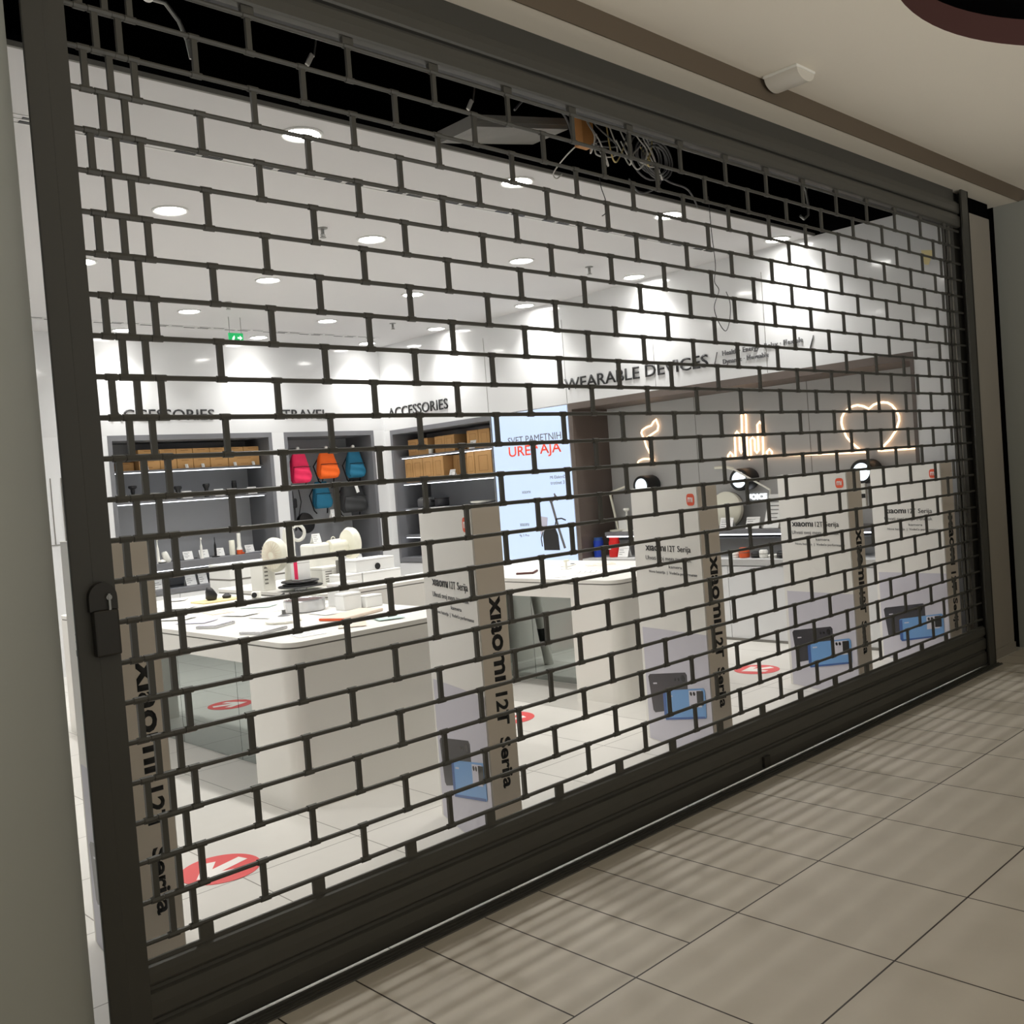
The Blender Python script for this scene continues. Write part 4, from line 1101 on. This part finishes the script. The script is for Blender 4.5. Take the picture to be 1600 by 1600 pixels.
simple('pen_stick', 'short black stylus standing tilted on the left table', 'stylus', (2.21, 3.62, zt), [('barrel', Tb([(0, 0, 0.006), (0.06, 0.0, 0.03)], 0.008), 'black', 40), ('base', Bx(-0.02, 0.03, -0.02, 0.02, 0, 0.006), 'white_plastic', None)])
simple('clear_pouch', 'crumpled clear plastic pouch on the left table front', 'pouch', (1.50, 2.34, zt), [('film', L([(0.10, 0), (0.11, 0.015), (0.08, 0.03), (0.04, 0.034)], (0, 0, 0), (0, 0, 1), 9), 'white_plastic', None), ('toy', L([(0.04, 0.034), (0.012, 0.045), (0.012, 0.07)], (0.02, 0.02, 0), (0, 0, 1), 8), 'pot_grey', 50)])
# leaflets lying on the tables
def leaflet(label, x, y, rz, wd, ln, m, z):
    t = thing('leaflet', label, 'leaflet', (x, y, z), rz, 'loose leaflets on the display tables')
    obj('sheet', Bx(-wd / 2, wd / 2, -ln / 2, ln / 2, 0, 0.0025), m, t)
    mb = MB()
    for k in range(4): mb.box(-wd * .38, wd * (.34 - .1 * (k % 2)), ln * (.3 - .18 * k), ln * (.3 - .18 * k) + 0.006, 0.0026, 0.003)
    obj('print', mb, 'ink_grey' if m == 'paper' else 'paper', t)
cols = ['paper', 'paper', 'violet_print', 'paper', 'green_print', 'paper', 'paper', 'book_beige', 'paper', 'paper']
desc = {'paper': 'white', 'violet_print': 'pale violet', 'green_print': 'pale green', 'book_beige': 'beige'}
spots = []
r2 = random.Random(3)
k = 0
rows_ = [(1.30 + 0.28 * i, 1.75 + 0.31 * j) for j in range(10) for i in range(4)]
ordn = ('first', 'second', 'third', 'fourth')
rown2 = ('front edge', 'front part', 'part before the ring dish', 'part beside the ring dish', 'part behind the ring dish', 'middle', 'part past the middle', 'rear part', 'rear quarter', 'back edge')
for idx, (x, y) in enumerate(rows_):
    j, i = idx // 4, idx % 4
    if (abs(x - 1.86) < .22 and abs(y - 2.68) < .24) or (x > 1.9 and y < 2.8) or (x < 1.42 and (abs(y - 2.66) < .2 or abs(y - 2.1) < .22)) or (abs(x - 1.97) < .25 and abs(y - 4.08) < .2) or (abs(x - 1.82) < .3 and abs(y - 2.1) < .2) or (abs(x - 1.5) < .2 and abs(y - 2.34) < .18) or (x > 2.05 and y > 3.5): continue
    m = cols[(idx * 7) % 10]
    leaflet('%s leaflet lying on the left table, %s, %s from left' % (desc[m], rown2[j], ordn[i]), x + r2.uniform(-.03, .03), y + r2.uniform(-.03, .03), r2.uniform(-.7, .7), 0.15, 0.21, m, zt + 0.0005 + 0.003 * ((i + j) % 3))
for idx, (x, y, m, lab) in enumerate(((3.78, 2.25, 'paper', 'white leaflet on the right table, near its left edge'), (4.05, 2.20, 'paper', 'white leaflet on the right table, behind the corner'), (4.30, 2.10, 'paper', 'white leaflet on the right table, front right'), (4.52, 2.50, 'book_beige', 'beige leaflet on the right table, right side'), (4.15, 3.0, 'paper', 'white leaflet on the right table, middle'), (4.5, 3.0, 'paper', 'white leaflet on the right table, back right'), (3.95, 3.3, 'paper', 'white leaflet on the right table, back left'))):
    leaflet(lab, x, y, (-.4, .6, -.2, .9, .3, -.6, .2)[idx], 0.16, 0.23, m, zt + 0.0005)
simple('tablet_stand', 'dark red edged tablet lying on the right table left side', 'tablet', (3.90, 2.72, zt), [('body', Bx(-0.10, 0.10, -0.07, 0.07, 0, 0.016, 0.005), 'recess_brown', None), ('screen', Bx(-0.09, 0.09, -0.06, 0.06, 0.0162, 0.017), 'paper', None)], 0.6)
simple('phone_stand', 'small white phone stand on the right table', 'stand', (4.18, 2.56, zt), [('foot', Bx(-0.03, 0.03, -0.03, 0.03, 0, 0.006, 0.002), 'white_plastic', None), ('post', Bx(-0.01, 0.01, -0.006, 0.006, 0.006, 0.07), 'white_plastic', None), ('cradle', Bx(-0.03, 0.03, -0.012, 0.0, 0.06, 0.075, 0.003), 'cream_plastic', None)])
simple('smartphone', 'slim white phone propped on the right table', 'phone', (4.40, 2.74, zt), [('body', Bx(-0.08, 0.08, -0.04, 0.04, 0.0, 0.010, 0.004), 'white_plastic', None), ('camera', Bx(0.04, 0.07, -0.03, 0.0, 0.0102, 0.014, 0.003), 'black', None)], 0.4)
simple('white_tumbler', 'small white cylinder on the right table front edge', 'cup', (4.46, 1.88, zt), [('body', L([(0.018, 0), (0.022, 0.08)]), 'white_plastic', 50), ('cap', L([(0.02, 0.08), (0.02, 0.09)]), 'silver', 50)])

# ------------------------------------------------------------------ fans and boxes on the back table
t = thing('fan', 'white pedestal fan with round head facing left on the back table', 'fan', (2.72, 4.25, zt))
mb = L([(0.10, 0), (0.10, 0.015), (0.03, 0.03)]); obj('base', mb, 'white_plastic', t, 50)
obj('column', L([(0.055, 0.03), (0.045, 0.30), (0.05, 0.42), (0.04, 0.48)]), 'white_plastic', t, 50)
obj('head', L([(0.02, 0), (0.115, 0.008), (0.14, 0.035), (0.135, 0.06), (0.06, 0.08)], (-0.20, -0.05, 0.285), (1, 0.25, 0.0), 40), 'cream_plastic', t, 40)
mb = MB()
for k in range(24):
    a = 2 * PI * k / 24
    c0 = Vector((-0.205, -0.052, 0.285)); u = Vector((-.243, .97, 0)); v = Vector((0, 0, 1))
    mb.tube([c0 + (u * math.cos(a) + v * math.sin(a)) * 0.03, c0 + (u * math.cos(a + .4) + v * math.sin(a + .4)) * 0.115], 0.002, 4)
obj('grille', mb, 'book_beige', t)
obj('motor', L([(0.05, 0), (0.05, 0.12)], (-0.13, -0.03, 0.285), (1, 0.25, 0), 20), 'white_plastic', t, 40)
mb = MB(); mb.tube([(0.09 + 0.062 * math.cos(a), 0, 0.44 + 0.062 * math.sin(a)) for a in [PI * .72 - 2 * PI * .86 * k / 16 for k in range(17)]], 0.014, 10)
obj('handle', mb, 'white_plastic', t, 60)
t = thing('fan', 'white fan on big appliance block, its round head facing right', 'fan', (3.16, 4.45, zt))
obj('body', Bx(-0.16, 0.14, -0.11, 0.11, 0, 0.325, 0.02), 'white_plastic', t)
obj('motor', L([(0.06, 0), (0.066, 0.05), (0.066, 0.11), (0.055, 0.115), (0.05, 0.19)], (0.0, -0.10, 0.285), (1, 0.0, 0.0), 24), 'cream_plastic', t, 40)
obj('head', L([(0.05, 0), (0.12, 0.015), (0.14, 0.045), (0.135, 0.075), (0.05, 0.085)], (0.17, -0.10, 0.30), (1, 0.0, 0.0), 40), 'cream_plastic', t, 40)
obj('hook', Tb([(0.05 + 0.02 * math.cos(PI * k / 8), -0.10, 0.35 + 0.022 * math.sin(PI * k / 8)) for k in range(9)], 0.004), 'cream_plastic', t)
price_card('white price card on top of the big fan block', 3.11, 4.45, zt + 0.327, '-y', 0.08, 0.085)
def slots_x(t, hx, hy, h):
    mb = MB()
    for k in range(5): mb.box(-hx * .75, -hx * .2, -hy - 0.001, -hy + 0.001, h * (.22 + .13 * k), h * (.27 + .13 * k))
    obj('slots', mb, 'groove', t)
gbox('white box with vent slots on the back table, right of the discs', 2.84, 3.06, 3.98, 4.18, zt, 1.0, 'white_plastic', slots_x)
gbox('tall white ribbed box at the left end of the back table', 2.49, 2.60, 4.30, 4.50, zt, 1.09, 'white_plastic', slots_x)
gbox('wide white carton on the floor between the back table and the wall', 2.75, 3.35, 5.35, 5.75, 0, 1.02)
def redside(t, hx, hy, h): obj('side_strip', Bx(-hx - 0.001, -hx + 0.001, -hy, -hy + 0.05, 0.01, h - 0.01), 'pink_bag', t)
simple('disc_stand', 'round two tier display stand with black rims on the back table', 'stand', (2.63, 3.98, zt), [
    ('lower_disc', L([(0.17, 0.028), (0.175, 0.034), (0.17, 0.040)], n=40), 'black', 40), ('upper_disc', L([(0.145, 0.066), (0.15, 0.072), (0.145, 0.078)], n=40), 'black', 40), ('column', L([(0.05, 0), (0.05, 0.066)]), 'silver', 40), ('plate', L([(0.13, 0.0405), (0.14, 0.052), (0.10, 0.056)], n=40), 'pot_grey', 40)])
gbox('white box with pink side standing on the round display stand', 2.585, 2.70, 3.93, 4.03, zt + 0.079, 1.085, 'paper', redside)
def dot(t, hx, hy, h):
    obj('lens', L([(0.026, 0), (0.026, 0.004)], (0.02, -hy - 0.0005, h * .30), (0, -1, 0), 20), 'black', t)
gbox('white box with black camera dot, stacked on two boxes', 2.945, 3.32, 3.66, 3.86, 0.954, 1.052, 'paper', dot)
gbox('white box under the camera dot box, left one', 2.78, 2.955, 3.60, 3.80, zt, 0.953)
gbox('white box under the camera dot box, right one', 2.965, 3.335, 3.60, 3.80, zt, 0.953)
simple('bottle_rack', 'dark and silver tools behind the camera box on back table', 'tool set', (2.98, 3.92, zt), [('rack', Bx(-0.03, 0.03, -0.03, 0.03, 0, 0.20, 0.005), 'groove', None), ('tools', Tb([(-0.02, -0.035, 0.02), (0.02, -0.035, 0.19)], 0.008), 'silver', None)])

# ------------------------------------------------------------------ the open ceiling above the front: boards, cables and hooks
t = simple('wood_stud', 'bare orange wooden stud hanging in the open ceiling void', 'timber', (2.62, 0.72, 3.34), [('post', Bx(-0.045, 0.045, -0.03, 0.03, 0.0, 1.50), 'wood', None), ('end_clip', Bx(0.02, 0.06, -0.034, -0.03, 0, 0.012), 'steel', None)])
t = simple('ceiling_board', 'weathered grey board lying in the open ceiling void', 'board', (2.33, 1.03, 3.47), [('plank', (lambda m_: (m_.obox((0, 0, 0), (0.985, 0.0, 0.17), (0, 1, 0), (-0.17, 0, 0.985), 0.36, 0.14, 0.03), m_)[1])(MB()), 'old_board', None), ('edge_tape', (lambda m_: (m_.obox((0, -0.140, 0.0), (0.985, 0.0, 0.17), (0, 1, 0), (-0.17, 0, 0.985), 0.35, 0.004, 0.008), m_)[1])(MB()), 'groove', None)])
def cable(label, pts, r, m, cat='cable'):
    P = [Vector(p) for p in pts]
    out = []
    for i in range(len(P) - 1):
        p0, p1, p2, p3 = P[max(i - 1, 0)], P[i], P[i + 1], P[min(i + 2, len(P) - 1)]
        for k in range(8):
            s = k / 8
            out.append(0.5 * ((2 * p1) + (p2 - p0) * s + (2 * p0 - 5 * p1 + 4 * p2 - p3) * s * s + (3 * p1 - p0 - 3 * p2 + p3) * s ** 3))
    out.append(P[-1])
    mb = MB(); mb.tube(out, r, 6)
    return tag(obj('cable', mb, m, None, 60), label, cat)
# bundle by the stud
base = Vector((2.70, 0.70, 3.34))
r3 = random.Random(11)
wl = ['white cable looping down by the wooden stud, %s strand' % q for q in ('first', 'second', 'third', 'fourth', 'fifth', 'sixth', 'seventh', 'eighth', 'ninth', 'tenth', 'eleventh')]
for k in range(11):
    x = 2.62 + 0.055 * k
    p = [(x, 0.75, 3.75), (x + r3.uniform(-.08, .08), 0.70, 3.50), (x + r3.uniform(-.14, .14), 0.66, 3.36 + r3.uniform(-.05, .03)), (x + r3.uniform(-.1, .16), 0.70, 3.30 + r3.uniform(-.05, .06)), (x + r3.uniform(-.05, .20), 0.74, 3.44)]
    cable(wl[k], p, 0.0045, ('wire_white', 'wire_white', 'wire_grey', 'wire_white', 'wire_yellow')[k % 5])
cable('thin white cable end curling over the ceiling edge', [(2.75, 0.80, 3.45), (2.80, 1.0, 3.42), (2.83, 1.15, 3.36), (2.86, 1.16, 3.33), (2.90, 1.15, 3.36)], 0.004, 'wire_white')
for k in range(6):
    cx, cz, rr = 3.20 + 0.03 * (k % 3), 3.36 + 0.012 * k, 0.10 + 0.022 * (k % 4)
    mb = MB(); mb.tube([(cx + rr * math.cos(2 * PI * q / 28), 0.72 + 0.02 * k - 0.04, cz + rr * .8 * math.sin(2 * PI * q / 28)) for q in range(28)], 0.0055, 6, True)
    tag(obj('cable_coil', mb, 'wire_grey', None, 60), 'grey cable coil hanging in the ceiling void, loop %s' % ('one', 'two', 'three', 'four', 'five', 'six')[k], 'cable')
cable('grey cable arching left of the wooden stud', [(2.08, 0.7, 3.42), (2.18, 0.7, 3.50), (2.34, 0.7, 3.52), (2.46, 0.7, 3.46), (2.50, 0.7, 3.36)], 0.006, 'wire_grey')
cable('grey cable sagging from the coil to the right', [(3.02, 0.75, 3.24), (3.18, 0.8, 3.20), (3.35, 0.8, 3.26), (3.42, 0.8, 3.36)], 0.006, 'wire_grey')
cable('dark cable trailing right of the coil', [(3.40, 0.9, 3.42), (3.60, 0.9, 3.36), (3.80, 0.9, 3.34), (3.90, 0.9, 3.24)], 0.006, 'wire_grey')
cable('thin dark wire hanging below the ceiling edge, left one', [(3.30, 1.20, 3.44), (3.31, 1.20, 3.36), (3.345, 1.20, 3.28), (3.34, 1.20, 3.21), (3.30, 1.20, 3.18)], 0.003, 'wire_dark')
cable('thin dark wire hanging long below the ceiling edge, with loose loop', [(4.40, 1.15, 3.45), (4.41, 1.15, 3.20), (4.43, 1.15, 2.98), (4.405, 1.15, 2.86), (4.45, 1.15, 2.80), (4.38, 1.15, 2.68), (4.42, 1.15, 2.58), (4.50, 1.15, 2.52), (4.56, 1.15, 2.60), (4.58, 1.15, 2.72), (4.54, 1.15, 2.80)], 0.003, 'wire_dark')
t = simple('ceiling_hook', 'bright bent steel hook with bulb head in the ceiling void, left', 'hook', (0.10, 0.42, 3.26), [('stem', Tb([(-0.02, 0, 0.03), (0.03, 0, 0.03), (0.075, 0, -0.02), (0.10, 0, -0.08), (0.11, 0, -0.14)], 0.008), 'steel', 60), ('bulb', L([(0.012, 0), (0.025, 0.012), (0.012, 0.03)], (-0.03, 0, 0.02), (0, 0, 1), 14), 'white_plastic', 60)])
t = simple('ceiling_hook', 'bent steel hook hanging in the ceiling void at the right', 'hook', (4.93, 0.7, 3.30), [('stem', Tb([(0.0, 0, 0.15), (0.02, 0, 0.06), (0.01, 0, -0.02), (-0.05, 0, -0.055), (-0.10, 0, -0.04)], 0.009), 'steel', 60), ('eye', Tb([(0.0 + 0.02 * math.cos(2 * PI * k / 12), 0, 0.17 + 0.02 * math.sin(2 * PI * k / 12)) for k in range(12)], 0.006, 6, True), 'steel', 60)])
for (x, y, z), lab in (((0.90, 0.7, 3.37), 'small wire clip in the ceiling void, left one'), ((1.79, 0.7, 3.37), 'small wire clip in the ceiling void, right one')):
    simple('wire_clip', lab, 'clip', (x, y, z), [('wire', Tb([(0.035, 0, 0.13), (0.01, 0, 0.03)], 0.004), 'steel', None), ('jaw', (lambda m_: (m_.obox((-0.012, 0, 0.012), (0.5, 0, 0.86), (0, 1, 0), (-0.86, 0, 0.5), 0.03, 0.006, 0.010, 0.003), m_)[1])(MB()), 'wire_white', None)])
simple('yellow_tape', 'torn yellow tape scrap on the white wall near the top right', 'tape', (XW - 0.001, 0.33, 3.02), [('scrap', (lambda m_: (m_.prism([(0, -0.05, 0.04), (0, 0.05, 0.06), (0, 0.03, -0.05), (0, 0.0, -0.06), (0, -0.02, -0.02)], (-0.001, 0, 0)), m_)[1])(MB()), 'yellow_tape', None)])
